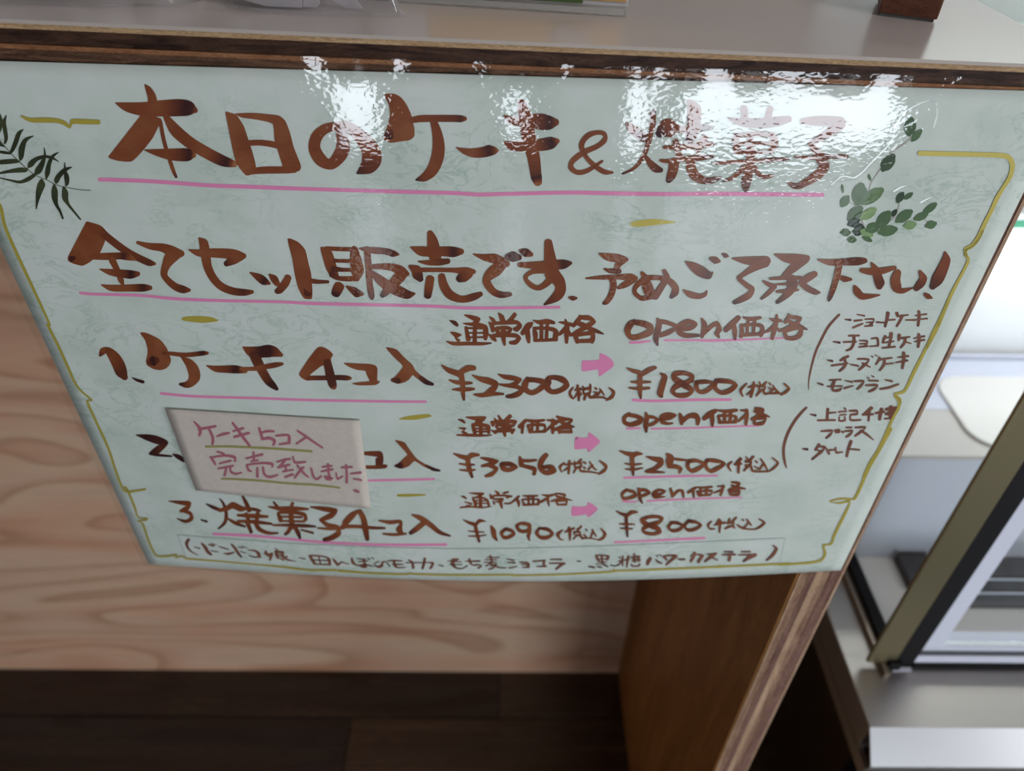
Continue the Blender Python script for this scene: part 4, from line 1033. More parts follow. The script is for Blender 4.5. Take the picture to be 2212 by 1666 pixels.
s2142,2034,-12,19 2079,1969,-11,18
s2128,1990,-18,-3 2156,1884,-8,-2,0.6
s2150,2048,1,-10 2246,2039,3,-18 2328,2052,4,-15
s2204,2040,-13,0 2223,1928,-14,0
s2276,2046,-13,2 2287,1926,-14,3
s2170,1989,-8,-5 2203,1921,-11,-8
s2182,1981,3,-13 2340,1985,0,-19 2329,1925,-14,9
s2204,1916,4,-17 2329,1925,4,-17
s2390,2058,2,-10 2464,2056,3,-16
s2450,2071,-13,4 2454,1997,-16,6 2450,1907,-10,5
s2443,1997,-8,17 2367,1954,-4,10
s2535,2121,1,-14 2624,2096,-7,-20 2612,2052,-12,19 2528,1995,-8,17
s2545,2069,-1,-14 2627,2030,1,-22 2710,2012,1,-10
s2531,1980,-8,-6 2565,1919,-12,-10
s2543,1972,4,-18 2649,1977,-1,-21 2649,1924,-11,21 2565,1919,-4,18
s1304,1685,-2,-8 1367,1641,-4,-21,0.3 1423,1617,-3,-30,0.3
s1545,1666,-2,15 1483,1663,-11,29 1440,1609,-12,19
s1423,1625,-19,-1,0.3 1447,1452,-18,-1,0.4 1480,1251,-11,-1,0.7
s1363,1473,1,-9 1440,1465,1,-16 1536,1463,1,-11
s1382,1398,1,-10 1459,1389,1,-14 1522,1390,2,-11
s1657,1558,-7,23 1615,1543,-20,19 1632,1496,-13,-31 1727,1430,-6,-36,0.4 1822,1380,-10,-34 1850,1330,-19,22 1778,1292,-5,28 1676,1319,5,25 1647,1376,18,-15 1714,1446,14,-32,0.4 1817,1491,14,-28 1841,1554,16,17 1761,1587,-2,27 1655,1574,-5,26
s1971,1487,-15,15,0.4 1938,1408,-19,1 1992,1342,-1,-27 2067,1356,12,-25 2101,1419,18,3 2039,1469,1,26,0.3 1961,1479,-3,27
s2163,1513,-15,16,0.5 2124,1418,-19,3 2180,1344,0,-27 2264,1365,12,-26 2309,1428,19,-1 2245,1478,2,25 2177,1497,-2,31,0.5
s2430,1488,-7,8 2398,1425,-14,5 2432,1359,-3,-14 2487,1356,2,-10
s2513,1517,-14,11 2495,1437,-12,10
s2475,1422,4,-13 2590,1458,6,-18
s2527,1500,-17,2 2556,1288,-10,2
s2631,1528,-11,5 2630,1480,-13,6
s2705,1541,-10,12 2674,1478,-11,13
s2625,1448,5,-20 2690,1454,-4,-17 2690,1397,-10,13 2647,1390,-5,16
s2649,1382,-9,16 2610,1351,-6,10
s2690,1397,-6,-12 2719,1363,-6,-12
s2778,1506,-2,-9,0.5 2798,1489,-3,-13
s2743,1411,-3,-12 2809,1359,0,-17 2905,1330,2,-12 2961,1327,2,-10
s2834,1504,-7,-9 2905,1404,-8,-10
s2865,1438,-8,9 2824,1342,-10,10
s2977,1506,-3,-10 3053,1438,-16,-2 3020,1365,-11,15 2968,1322,-5,9
@pink_arrow pink
p799,1741 879,1741 968,1756 968,1825 1034,1782 1093,1714 1046,1645 986,1584 972,1631 898,1613 808,1609
@pink_underline pink
s1367,1843,0,-19 1454,1826,1,-14 1527,1834,2,-11
s1638,1838,2,-15 1980,1855,3,-15 2298,1863,3,-14 2703,1869,2,-11
s1341,1153,2,-18 1639,1165,3,-18 1972,1179,4,-20 2394,1192,5,-22
@treat_list ink2
s-3688,1009,-12,14 -3732,941,-20,3 -3742,858,-17,-13 -3716,778,-9,-13 -3644,714,-3,-6
s-3658,872,-4,-8,0.6 -3599,849,-6,-13,0.6
s-3548,947,-12,-13 -3523,879,-22,-21 -3512,798,-22,-23 -3485,748,-15,-19,0.3
s-3468,820,-3,-10,0.4 -3388,804,-4,-11,0.4
s-3469,931,-4,-12,0.2 -3415,918,-7,-20,0.2
s-3438,962,-3,-7,0.6 -3376,937,-3,-7,0.6
s-3355,912,-3,-7,0.5 -3307,890,-5,-13,0.5 -3244,864,-4,-9,0.5
s-3320,781,-2,-8 -3263,781,-3,-24 -3186,817,0,-12
s-3188,967,-9,-10,0.2 -3161,901,-17,-17 -3137,798,-17,-17 -3113,730,-9,-10,0.6
s-3105,842,-4,-9,0.6 -3046,812,-3,-8,0.6
s-3114,926,-3,-8,0.4 -3060,909,-4,-12,0.4
s-3064,946,-3,-7,0.6 -3011,911,-3,-7,0.6
s-3010,877,-2,-8 -2918,864,-8,-19 -2891,809,-22,-20 -2889,756,-15,-8
s-3016,774,-3,-7,0.6 -2955,750,-4,-14,0.5 -2874,758,-3,-14
s-2796,869,-16,-11 -2790,817,-18,-21 -2752,774,-12,-20
s-2819,826,-3,-14 -2721,823,-3,-14
s-2724,846,-14,3 -2745,775,-15,6 -2776,708,-11,8,0.3
s-2670,936,-4,-7,0.7 -2642,904,-6,-10,0.5
s-2672,885,-17,-8 -2671,804,-20,-11 -2665,752,-14,-10
s-2681,878,-4,-15 -2584,869,-10,-18 -2609,809,-13,8
s-2649,841,-2,-11 -2589,840,-2,-12
s-2664,799,-2,-14 -2587,805,-3,-16
s-2642,754,-7,-13 -2602,717,-5,-10
s-2552,791,-3,18 -2604,752,-2,12
s-2613,786,-7,-14 -2561,738,-6,-17 -2454,711,-1,-5,0.6
s-2408,785,-2,-7,0.7 -2339,767,-3,-12,0.6
s-2279,834,-8,-9 -2257,778,-18,-18 -2232,687,-16,-15
s-2264,835,-3,-15 -2173,836,-3,-15 -2077,820,-5,-14 -2046,770,-19,-15 -2049,689,-17,-5
s-2164,819,-9,-4 -2160,687,-10,-5,0.2
s-2238,756,-2,-11,0.4 -2055,758,-2,-11,0.4
s-2233,681,-3,-14 -2134,680,-2,-13 -2041,689,-2,-18
s-1998,791,-8,-10 -1974,741,-15,-18 -1950,690,-5,-29 -1898,740,0,-15 -1855,720,-3,-10 -1811,711,-2,-7,0.5
s-1769,818,-13,-7 -1762,743,-18,-17 -1729,699,-5,-13 -1676,691,-3,-17
s-1708,818,-1,-7,0.4 -1604,813,-2,-13,0.3
s-1691,765,-1,-9 -1584,783,-1,-13
s-1634,809,-10,-6 -1620,729,-14,-8 -1617,683,-13,25 -1663,675,4,23 -1676,691,3,-15 -1614,712,-3,-17 -1518,683,-2,-7,0.5
s-1578,840,-4,-7,0.6 -1551,808,-5,-8,0.5
s-1532,854,-3,-6,0.6 -1504,828,-4,-8,0.5
s-1449,779,-2,8,0.4 -1497,748,-4,6,0.5 -1501,707,-6,-8,0.3 -1457,681,-1,-23 -1413,718,13,-18 -1405,765,6,-16 -1359,773,-4,-9 -1324,694,-7,-8,0.5
s-1342,800,-1,-9,0.2 -1251,807,-1,-15 -1165,805,-1,-8,0.4
s-1294,738,-1,-8,0.4 -1241,739,-1,-17 -1157,745,0,-8,0.5
s-1266,800,-15,-7 -1258,715,-15,-15 -1222,682,-2,-14 -1135,692,0,-8,0.5
s-1125,776,-1,-9,0.4 -989,782,-1,-10,0.4 -854,790,-1,-10 -802,781,-3,-23
s-1092,831,-4,-7 -1050,782,-14,-12 -1041,679,-17,-6
s-891,868,-14,4 -907,777,-16,5 -932,672,-12,5,0.4
s-802,781,-14,6 -816,723,-13,10 -840,682,-10,13
s-728,749,-1,-7,0.7 -680,731,-2,-11,0.6
s-732,747,-1,-7,0.7 -680,731,-2,-11,0.6
s-496,864,-2,13 -556,834,-18,27 -562,766,-21,-14 -523,704,-4,-14,0.3 -455,694,1,-10,0.4 -390,747,3,-10,0.3
s-624,826,-1,-7,0.4 -463,816,0,-8,0.5
s-600,764,0,-8,0.4 -457,766,0,-8,0.5
s-365,872,-12,-6 -355,816,-15,-12 -325,760,-3,-12 -265,767,-1,-14 -224,745,-11,-4 -258,710,-7,17
s-407,832,0,-9 -325,828,0,-15 -242,836,0,-14,0.5
s-115,933,-12,-6 -100,866,-13,-6 -92,810,-11,-3
s-152,901,0,-8 -11,903,0,-10,0.3
s-178,863,0,-8 -40,861,0,-9
s-186,814,0,-9 -47,816,0,-10,0.3
s-92,810,-4,12 -168,750,-4,11
s-115,753,1,-9 -40,771,-8,-20 -77,719,-5,12 -134,686,-2,10
s-100,776,-3,-10 -40,737,-3,-14 13,718,-1,-11,0.4 74,718,0,-9,0.5
s79,880,-1,-8,0.4 166,855,-1,-13,0.4
s88,814,0,-8,0.3 178,810,0,-15,0.3
s112,715,1,-13 157,724,2,-11 202,747,2,-8
s234,819,0,-9,0.3 320,813,-1,-15 343,790,-14,-6 338,733,-15,4
s257,781,0,-8,0.3 336,777,0,-13
s266,728,0,-7,0.3 345,731,1,-19
s395,836,1,-11 536,852,1,-15
s525,847,-15,2 524,790,-15,-1 533,750,-14,-6
s443,742,0,-9,0.4 552,744,1,-15
s603,869,1,-11 734,868,1,-15,0.3
s591,801,1,-11 689,800,1,-15 772,794,1,-19
s765,794,-8,17 715,743,-10,19 676,692,-7,13,0.3
s918,836,0,-8,0.6 963,830,0,-11,0.6
s1133,936,-7,-6 1157,886,-13,-12 1184,827,-9,-8
s1136,932,2,-14 1207,938,1,-12 1292,916,0,-16
s1206,926,-11,-2 1217,859,-13,-3 1232,783,-13,-3
s1286,916,-13,4 1285,874,-16,13 1270,858,-7,14
s1164,869,1,-8 1280,870,1,-8
s1179,814,1,-8 1274,816,1,-8
s1149,777,1,-6,0.3 1277,778,1,-6,0.3
s1070,733,0,-11,0.7 1132,718,0,-17,0.5
s1170,730,0,-10,0.7 1218,720,0,-15,0.6
s1246,758,-1,-10,0.7 1298,731,-2,-12,0.6
s1329,756,0,-10,0.6 1381,739,1,-10,0.6 1435,761,3,-11,0.4
s1414,904,-4,-7 1434,878,-5,-9
s1462,919,-11,2 1468,819,-12,1 1479,734,-8,0
s1529,917,-12,4 1527,834,-14,4 1530,707,-9,2
s1417,820,2,-8 1493,843,3,-11 1552,858,2,-8
s1462,819,-7,9 1429,761,-5,6
s1596,956,-11,1 1602,881,-14,0 1615,797,-12,0
s1559,891,2,-10 1663,904,2,-13
s1580,857,1,-8 1680,854,1,-11
s1579,819,1,-8 1679,820,2,-11
s1654,888,-11,1 1659,821,-12,2
s1579,764,-9,-7,0.3 1594,730,-1,-12 1673,727,4,-12 1679,769,12,-7
s1801,866,-16,15 1781,808,-22,16 1775,744,-14,7
s1862,846,-3,-6,0.3 1900,794,-5,-15,0.3 1948,766,-1,-12,0.3
s1856,914,-1,-6,0.6 1880,896,-2,-10,0.6
s1893,929,-1,-6,0.6 1921,907,-2,-9,0.6
s1954,885,7,-21 2012,907,3,-15 2103,895,3,-25
s1967,876,-9,-13 2002,824,-8,-12
s2100,878,-14,20 2054,813,-14,20 2009,738,-9,13
s2135,834,1,-10,0.3 2214,826,2,-17,0.3
s2171,821,3,-14,0.4 2222,828,3,-14,0.4
s2276,890,2,-7 2358,909,2,-14 2430,883,1,-23
s2321,948,-16,8 2317,865,-19,13 2298,778,-12,10,0.2
s2429,887,-15,15 2413,842,-18,17 2392,763,-15,14,0.2
s2474,913,1,-9,0.2 2537,900,4,-19 2588,920,5,-14
s2578,907,-10,16 2533,854,-15,24 2474,773,-9,14,0.3
s2533,854,-2,-13 2624,792,-1,-11,0.3
s2675,943,2,-11,0.5 2781,937,3,-14,0.5
s2669,883,3,-11,0.4 2747,888,4,-19,0.3 2822,884,3,-17,0.4
s2755,878,-18,-1 2770,821,-19,5 2768,770,-16,9
s2892,931,3,-12,0.4 2997,927,3,-14,0.4
s2868,872,3,-11,0.4 2973,870,3,-16,0.3 3080,858,4,-19
s3068,859,-16,31 3009,816,-17,30 2955,748,-10,16,0.3
s3254,1025,-4,-10 3308,966,-18,-1 3300,872,-20,17 3274,798,-15,18 3237,743,-7,10,0.4
@gold_border gold
s-3692,6034,-6,-7 -3636,6006,-9,-16 -3534,6007,-8,-20 -3434,6003,-9,-18 -3383,5984,-12,-15 -3354,5958,-2,-13 -3321,5998,1,-18 -3244,5999,-7,-20 -3120,5998,-6,-18
s3283,5852,7,-20 3515,5851,7,-20 3773,5849,7,-19 3947,5844,6,-20 4018,5819,-9,-15 4067,5757,-20,0 4086,5666,-19,7 4073,5573,-17,8 4061,5478,-20,9 4062,5372,-18,7 4057,5253,-20,8 4057,5122,-20,10 4035,5039,-17,14 3992,5007,-17,8 4026,4933,-16,-2
s4065,5177,-15,7 4062,5089,-14,8 4032,5027,-13,11 3996,4993,-13,8 4012,4953,-11,-4 4060,4896,-15,2 4062,4790,-14,6 4049,4586,-16,7 4052,4385,-18,7 4061,4164,-17,8 4048,3962,-17,9 4041,3920,-16,10
s4049,4461,-16,7 4049,4283,-15,7 4043,4117,-15,7 4044,3962,-15,7 4038,3785,-17,8 4032,3622,-18,9 4030,3444,-16,9 4013,3386,-13,17 3942,3353,-18,10 4006,3299,-10,-9 4037,3230,-15,-3
s3953,3334,-11,-14 4016,3263,-15,-5 4040,3172,-17,7 4031,3016,-16,8 4035,2770,-18,10 4027,2548,-16,10 4005,2388,-17,10 4005,2152,-19,10
s4065,2884,-16,10 4041,2555,-17,10 4018,2288,-17,10 4017,1843,-18,12 3974,1795,-7,17 3854,1808,-6,17 3737,1763,-13,9 3847,1733,4,-15 3964,1753,-2,-14 3980,1633,-16,10 3964,1189,-20,13 3973,1003,-15,16 3888,975,-19,15 3950,813,-21,10 3912,670,-12,24 3573,638,-7,22 3415,640,-5,20
s3557,655,-5,18 3267,654,-5,21 2761,654,-4,20 2674,659,-7,33 2589,651,-4,20 2033,648,-3,20 1424,639,-2,17 1379,666,-4,19 1341,624,-3,17 709,587,-1,17 147,571,-1,17
s153,583,0,16 -698,565,1,18 -1055,569,2,18 -1088,594,0,16 -1141,557,1,18 -1551,555,2,19 -1960,572,4,24
s-1993,583,3,21 -2322,557,3,19 -2576,583,4,19 -2917,605,4,16 -3345,623,5,17 -3603,631,6,19 -3810,637,7,19 -3853,673,5,17 -3948,641,3,16
s-3925,692,4,20 -4140,640,7,19 -4193,724,13,11 -4192,987,14,8 -4172,1242,13,10 -4220,1293,4,-7 -4113,1315,-2,-12 -4087,1345,6,11 -4190,1363,8,10 -4181,1512,14,8 -4172,1773,14,8 -4185,1873,14,10
s-3965,1851,3,15 -4178,1798,7,18 -4220,1871,13,9 -4204,2168,14,7 -4176,2486,14,7 -4178,2853,13,7 -4176,3138,13,4 -4123,3155,10,7 -4207,3319,10,8 -4215,3554,14,7 -4213,3808,13,7 -4223,4077,13,6 -4202,4103,11,5 -4206,4614,14,6 -4208,4914,14,6 -4201,5101,14,5 -4169,5251,15,5 -4173,5334,15,7
@note_lettering plum
s-3141,2927,-8,-8 -3107,2851,-16,-11 -3110,2788,-17,-1 -3136,2731,-11,4
s-3118,2827,-2,-17 -3026,2846,-2,-19 -2932,2874,-1,-17
s-3008,2824,-14,-7 -2998,2713,-16,-5 -3023,2616,-15,0
s-2953,2731,0,-11 -2881,2763,0,-18 -2812,2785,-1,-15
s-2746,2927,-11,-10 -2713,2836,-14,-12 -2677,2727,-15,-13 -2635,2614,-13,-11
s-2765,2810,0,-12 -2650,2857,0,-16
s-2770,2731,0,-17 -2605,2793,0,-17
s-2485,2868,-13,-6 -2481,2767,-16,-6 -2481,2703,-12,-4
s-2481,2798,0,-15 -2412,2824,-1,-17 -2344,2827,-3,-16
s-2486,2711,-1,-16 -2406,2730,-6,-22 -2359,2692,-18,-12 -2382,2631,-12,4
s-2329,2765,-2,-14 -2221,2780,-3,-17 -2195,2762,-16,-8 -2209,2674,-15,-1
s-2314,2646,-1,-14 -2204,2670,-1,-17
s-2094,2843,-8,-12 -1993,2738,-9,-15 -1869,2615,-7,-11
s-2013,2760,-5,13 -2134,2661,-4,12
s-2997,2511,-6,-13 -2942,2489,-9,-15 -2931,2456,-11,-9
s-3087,2432,-11,-9 -3070,2374,-14,-11 -3060,2316,-11,-8
s-3065,2425,-2,-13 -2925,2457,-4,-17 -2827,2436,-12,-19 -2839,2377,-15,-1
s-3012,2335,-1,-13 -2880,2384,-1,-15
s-3042,2257,-1,-14 -2872,2308,-1,-15
s-2954,2270,-12,2 -2971,2218,-12,3 -2998,2151,-12,4
s-2908,2281,-13,-3 -2915,2221,-13,-12 -2874,2185,-5,-17 -2801,2210,-1,-12
s-2611,2520,-12,-2 -2628,2404,-14,-2
s-2708,2425,0,-13 -2521,2492,0,-16
s-2662,2383,-1,-12 -2585,2406,-1,-13
s-2721,2333,-11,-5 -2718,2257,-15,-12 -2694,2236,-8,-14
s-2709,2333,-2,-13 -2544,2366,-3,-17 -2440,2354,-9,-19 -2451,2312,-13,2
s-2612,2296,-12,-1 -2640,2149,-14,-1
s-2549,2307,-13,-3 -2556,2205,-13,-11 -2510,2156,-5,-19 -2411,2195,0,-13
s-2383,2390,0,-13 -2292,2427,0,-16 -2236,2438,-1,-15
s-2295,2411,-6,10 -2371,2315,-8,12
s-2385,2306,0,-15 -2256,2354,0,-16
s-2304,2319,-13,-3 -2309,2251,-13,-3
s-2347,2246,0,-12 -2231,2280,0,-13
s-2336,2164,1,-15 -2242,2211,2,-16
s-2200,2472,-11,-6 -2189,2390,-8,-17 -2079,2403,-2,-15
s-2173,2341,-11,-11 -2118,2225,-11,-12 -2082,2179,-7,-10
s-2108,2327,-7,10 -2177,2240,-8,10 -2233,2157,-7,9
s-2031,2313,-11,-5 -2024,2195,-13,-9 -1994,2149,-2,-17 -1935,2199,4,-11
s-1907,2335,-1,-12 -1807,2356,-1,-15
s-1928,2267,0,-12 -1802,2303,0,-15
s-1840,2388,-11,-1 -1851,2253,-12,-3 -1846,2152,-13,6 -1888,2158,8,16 -1902,2192,-1,-14 -1819,2170,-3,-12
s-1772,2257,-9,-3 -1765,2163,-7,-16 -1704,2208,3,-10
s-1701,2335,-1,-13 -1591,2347,-1,-15
s-1648,2378,-11,-1 -1657,2244,-12,-1 -1673,2107,-14,-1
s-1614,2246,0,-12 -1505,2267,0,-17
s-1592,2170,-3,-12 -1512,2156,-3,-15
s-1600,1992,-6,-19 -1564,1976,-6,-19
@note_underline olive
s-3102,2577,-3,-15 -2836,2592,-4,-16 -2361,2580,-4,-16 -1993,2557,-3,-16
s-3040,2102,-4,-14 -2694,2098,-4,-16 -2327,2069,-3,-16 -2019,2058,-3,-16 -1761,2025,-3,-14
@fern fern
s-3718,5933,-1,1 -3767,5899,-11,8 -3822,5825,-14,7 -3873,5763,-10,7 -3904,5734,-4,4
s-3661,5881,0,2 -3736,5847,-7,11 -3792,5778,-21,6 -3825,5710,-19,2 -3844,5678,-6,1
s-3806,6041,-2,1 -3848,5983,-15,1 -3866,5917,-17,-2 -3883,5857,-14,0 -3910,5817,-8,2
s-3851,6047,-3,0 -3866,5995,-14,1 -3905,5930,-14,4 -3953,5870,-10,5
s-3934,5883,-10,-1 -3955,5816,-18,-8 -3926,5793,-6,-6
s-3996,5749,-4,-7 -3947,5742,-6,-12 -3902,5734,-5,-8
s-4034,5658,-6,-17 -3951,5666,-7,-20 -3883,5671,-7,-17 -3857,5668,-4,-7
s-4073,5562,-1,-6 -3964,5585,-3,-14 -3879,5597,-7,-21 -3832,5598,-4,-17 -3812,5609,1,-6
s-4080,5530,-2,-4 -4001,5510,-4,-7 -3920,5494,-4,-12 -3843,5520,1,-16 -3778,5557,3,-12
s-3804,5620,4,-4 -3773,5648,10,-17 -3711,5691,2,-15 -3637,5713,-3,-12 -3581,5703,-6,-9 -3543,5673,-2,-2
s-3615,5788,-3,0 -3632,5727,-9,1 -3678,5657,-15,8 -3735,5593,-16,15 -3774,5560,-3,5
s-3514,5753,-1,2 -3577,5714,-7,8 -3627,5651,-14,5 -3666,5580,-18,4 -3696,5526,-6,1
s-3736,5518,-10,0 -3751,5479,-27,6 -3796,5413,-22,7 -3838,5338,-13,2 -3878,5259,-4,1
s-3652,5473,-10,-1 -3667,5422,-26,-2 -3688,5356,-25,-4 -3696,5296,-15,-6 -3688,5244,-11,-5 -3688,5175,-8,-3
s-3582,5453,-11,-3 -3587,5409,-27,-5 -3602,5357,-26,-8 -3597,5305,-12,-7 -3572,5238,-8,-6 -3544,5170,-6,-4
s-3455,5629,0,3 -3518,5604,-4,14 -3583,5553,-11,13 -3619,5510,-16,8 -3630,5488,-6,1
s-3496,5667,-3,0 -3518,5604,-10,-1 -3525,5547,-21,-4 -3542,5490,-16,1 -3560,5468,-5,3
@fern_stem stem
s-3944,5843,-5,-3 -3924,5796,-5,-3 -3889,5722,-5,-3 -3854,5661,-5,-4 -3812,5599,-4,-3 -3775,5557,-3,-4 -3702,5519,-3,-4 -3632,5474,-3,-4 -3551,5453,-2,-4 -3469,5437,-2,-4 -3375,5431,-2,-5
@sprig sprig
s3144,6002,21,-3,0.5 3140,6023,40,-6,0.5 3133,6062,49,-7,0.5 3126,6101,41,-6,0.5 3122,6120,24,-4,0.5
s3188,5954,11,-7,0.2 3195,5968,22,-14,0.2 3208,5993,27,-18,0.2 3220,6019,22,-15,0.2 3227,6032,13,-9,0.2
s3037,5714,20,-13,0.6 3044,5733,40,-25,0.6 3058,5768,48,-30,0.6 3073,5803,41,-25,0.6 3080,5821,24,-15,0.6
s2969,5615,4,1,0.2 2963,5625,8,3,0.2 2951,5644,10,4,0.2 2940,5662,8,3,0.2 2935,5671,5,2,0.2
s2774,5510,5,1,0.2 2769,5523,9,1,0.2 2760,5545,11,1,0.2 2751,5568,9,1,0.2 2746,5580,5,1,0.2
s2826,5472,-16,10,0.1 2821,5459,-30,19,0.1 2812,5435,-37,23,0.1 2803,5411,-31,19,0.1 2799,5399,-19,12,0.1
s2922,5417,28,-6,0.1 2919,5445,54,-11,0.1 2914,5497,66,-13,0.1 2908,5550,55,-11,0.1 2905,5575,33,-7,0.1
s2961,5424,17,-19,0 2982,5444,34,-36,0 3021,5480,42,-44,0 3060,5516,35,-37,0 3080,5534,21,-22,0
s2897,5277,20,-17,0.3 2908,5294,38,-33,0.3 2930,5325,47,-40,0.3 2951,5356,39,-33,0.3 2961,5371,23,-20,0.3
s3003,5283,14,-15,-1 3017,5297,28,-29,-1 3043,5324,34,-35,-1 3069,5351,29,-29,-1 3082,5364,17,-17,-1
s2910,5225,12,-16,0.9 2921,5231,23,-32,0.9 2942,5244,28,-39,0.9 2963,5256,23,-33,0.9 2973,5262,14,-19,0.9
s2959,5213,1,-15,0.9 2974,5209,1,-30,0.9 3002,5201,1,-37,0.9 3029,5193,1,-31,0.9 3043,5189,1,-18,0.9
s2968,5159,3,-15,0.8 2980,5157,6,-30,0.8 3002,5154,7,-36,0.8 3025,5152,6,-30,0.8 3036,5150,4,-18,0.8
s2868,5150,4,-15,0.2 2880,5150,9,-30,0.2 2902,5150,11,-36,0.2 2924,5150,9,-31,0.2 2935,5150,5,-18,0.2
s2945,5085,4,-14,0.2 2956,5085,7,-28,0.2 2976,5084,9,-34,0.2 2996,5084,8,-28,0.2 3006,5083,5,-17,0.2
s3033,5168,-1,-17,-0.9 3051,5161,-3,-33,-0.9 3084,5148,-3,-40,-0.9 3117,5134,-2,-34,-0.9 3134,5128,-1,-20,-0.9
s3065,5108,-1,-9,0.2 3080,5102,-1,-17,0.2 3108,5091,-2,-21,0.2 3136,5079,-1,-17,0.2 3150,5073,-1,-10,0.2
s3079,5177,12,-19,0.2 3094,5184,24,-37,0.2 3121,5196,29,-45,0.2 3147,5208,25,-38,0.2 3161,5215,15,-22,0.2
s3163,5212,21,-14,0.3 3172,5233,41,-28,0.3 3188,5273,50,-33,0.3 3203,5313,42,-28,0.3 3211,5332,25,-16,0.3
s3196,5153,11,-20,0.2 3217,5159,21,-39,0.2 3257,5170,25,-47,0.2 3297,5181,21,-40,0.2 3316,5187,13,-23,0.2
s3250,5309,8,-5,1 3252,5318,16,-9,1 3257,5335,19,-12,1 3263,5352,16,-10,1 3265,5360,10,-6,1
s3249,5436,12,-7,0.7 3252,5450,24,-13,0.7 3258,5474,30,-16,0.7 3264,5498,25,-13,0.7 3267,5510,15,-8,0.7
s3301,5465,7,-7,0.3 3308,5473,14,-14,0.3 3322,5488,17,-17,0.3 3336,5503,15,-14,0.3 3343,5511,9,-8,0.3
s3308,5262,15,-15,0.2 3322,5277,30,-30,0.2 3349,5306,37,-37,0.2 3375,5334,31,-31,0.2 3389,5348,18,-18,0.2
s3390,5215,9,-17,-0.4 3403,5219,18,-33,-0.4 3427,5225,22,-40,-0.4 3452,5231,18,-34,-0.4 3464,5235,11,-20,-0.4
s3452,5282,10,-13,0.1 3466,5290,19,-25,0.1 3492,5305,23,-31,0.1 3518,5320,20,-26,0.1 3531,5328,12,-15,0.1
s3507,5340,11,-10,0.2 3518,5354,21,-20,0.2 3541,5380,26,-24,0.2 3562,5406,22,-20,0.2 3573,5419,13,-12,0.2
s3573,5218,10,-15,0.1 3584,5223,20,-29,0.1 3604,5231,24,-36,0.1 3624,5240,20,-30,0.1 3634,5244,12,-18,0.1
@sprig_stem stem2
s3155,5997,-5,1 3161,5954,-6,4 3053,5848,-5,4 3051,5777,-5,3 3009,5696,-5,3 2980,5594,-5,2 2984,5501,-7,2
s2836,5432,-1,-3 2920,5390,-3,-3 3003,5269,-5,-3 3070,5170,-4,-3 3132,5090,-3,-2
s2923,5409,-3,-3 2963,5367,-3,-3
s3167,5182,5,-5 3209,5222,6,-6 3273,5302,5,-4 3275,5390,6,-2 3263,5438,5,0
s3276,5293,0,-4 3359,5264,0,-4 3426,5230,-1,-3
s3490,5305,-1,-3 3571,5257,-1,-3
@ridge film
s2658,5575,10,-8 2695,5631,9,-10 2740,5654,5,-13 2823,5642,8,-14 2877,5693,13,-11 2927,5779,15,-11 2989,5877,15,-10 3027,5955,14,-6 3015,6040,15,-3 3013,6082,13,-6 3033,6145,11,-7 3072,6199,10,-10 3152,6249,8,-10 3220,6266,3,-10 3265,6242,-7,-3 3300,6161,-8,1 3312,6062,-6,1
s3185,5526,10,-11 3248,5574,8,-12 3327,5575,1,-8 3380,5539,-2,-5
s3441,5430,9,-10 3489,5469,8,-11 3546,5484,1,-6 3614,5447,-1,-4
"""
def crom(p0, p1, p2, p3, t):
    return [.5*((2*b)+(-a+c)*t+(2*a-5*b+4*c-d)*t*t+(-a+3*b-3*c+d)*t**3) for a, b, c, d in zip(p0, p1, p2, p3)]

class Ink:
    def __init__(s, off, step=4e-6): s.bm = bmesh.new(); s.off = off; s.k = 0; s.step = step; s.lay = s.bm.verts.layers.float.new('ink')
    def v(s, x, z, ink):
        q = s.bm.verts.new(S(x, z, s.off + s.k*s.step)); q[s.lay] = ink; return q
    def stroke(s, pts):
        pts = [list(p) for p in pts]
        if len(pts) == 2: pts.insert(1, [(a+b)/2 for a, b in zip(*pts)])
        rows = []
        n = len(pts)
        for i in range(n-1):
            a, b, c, d = pts[max(i-1, 0)], pts[i], pts[i+1], pts[min(i+2, n-1)]
            for j in range(5): rows.append(crom(a, b, c, d, j/5))
        rows.append(pts[-1])
        def cap(r, r2):
            t = Vector((r[0]-r2[0], r[1]-r2[1])); w_ = math.hypot(r[2], r[3])
            if t.length < 1e-9 or w_ < 1e-6: return []
            t = t.normalized()*w_*.75
            return [[r[0]+t.x*k, r[1]+t.y*k, r[2]*m_, r[3]*m_, r[4]] for k, m_ in ((.5, .86), (.85, .5), (1, .12))]
        rows = cap(rows[0], rows[1])[::-1] + rows + cap(rows[-1], rows[-2])
        prev = None
        for x, z, ex, ez, k in rows:
            cur = (s.v(x-ex, z-ez, k), s.v(x, z, k), s.v(x+ex, z+ez, k))
            if prev:
                s.bm.faces.new((prev[0], prev[1], cur[1], cur[0])); s.bm.faces.new((prev[1], prev[2], cur[2], cur[1]))
            prev = cur
        s.k += 1
    def poly(s, pts):
        n = len(pts); q = []
        for i in range(n):
            a, b, c, d = pts[i-1], pts[i], pts[(i+1) % n], pts[(i+2) % n]
            for t in (0, .34, .67):
                cr = crom(a, b, c, d, t); li = [b[0]*(1-t)+c[0]*t, b[1]*(1-t)+c[1]*t]
                q.append([cr[0]*.6+li[0]*.4, cr[1]*.6+li[1]*.4])
        vs = [s.v(x, z, -.05) for x, z in q]
        f = s.bm.faces.new(vs); bmesh.ops.triangulate(s.bm, faces=[f], ngon_method='EAR_CLIP')
        s.k += 1
    def done(s, name, m):
        # every face towards the viewer
        s.bm.normal_update()
        fl_ = [f for f in s.bm.faces if f.normal.y > 0]
        bmesh.ops.reverse_faces(s.bm, faces=fl_)
        return link(name, mesh_from(s.bm), m)

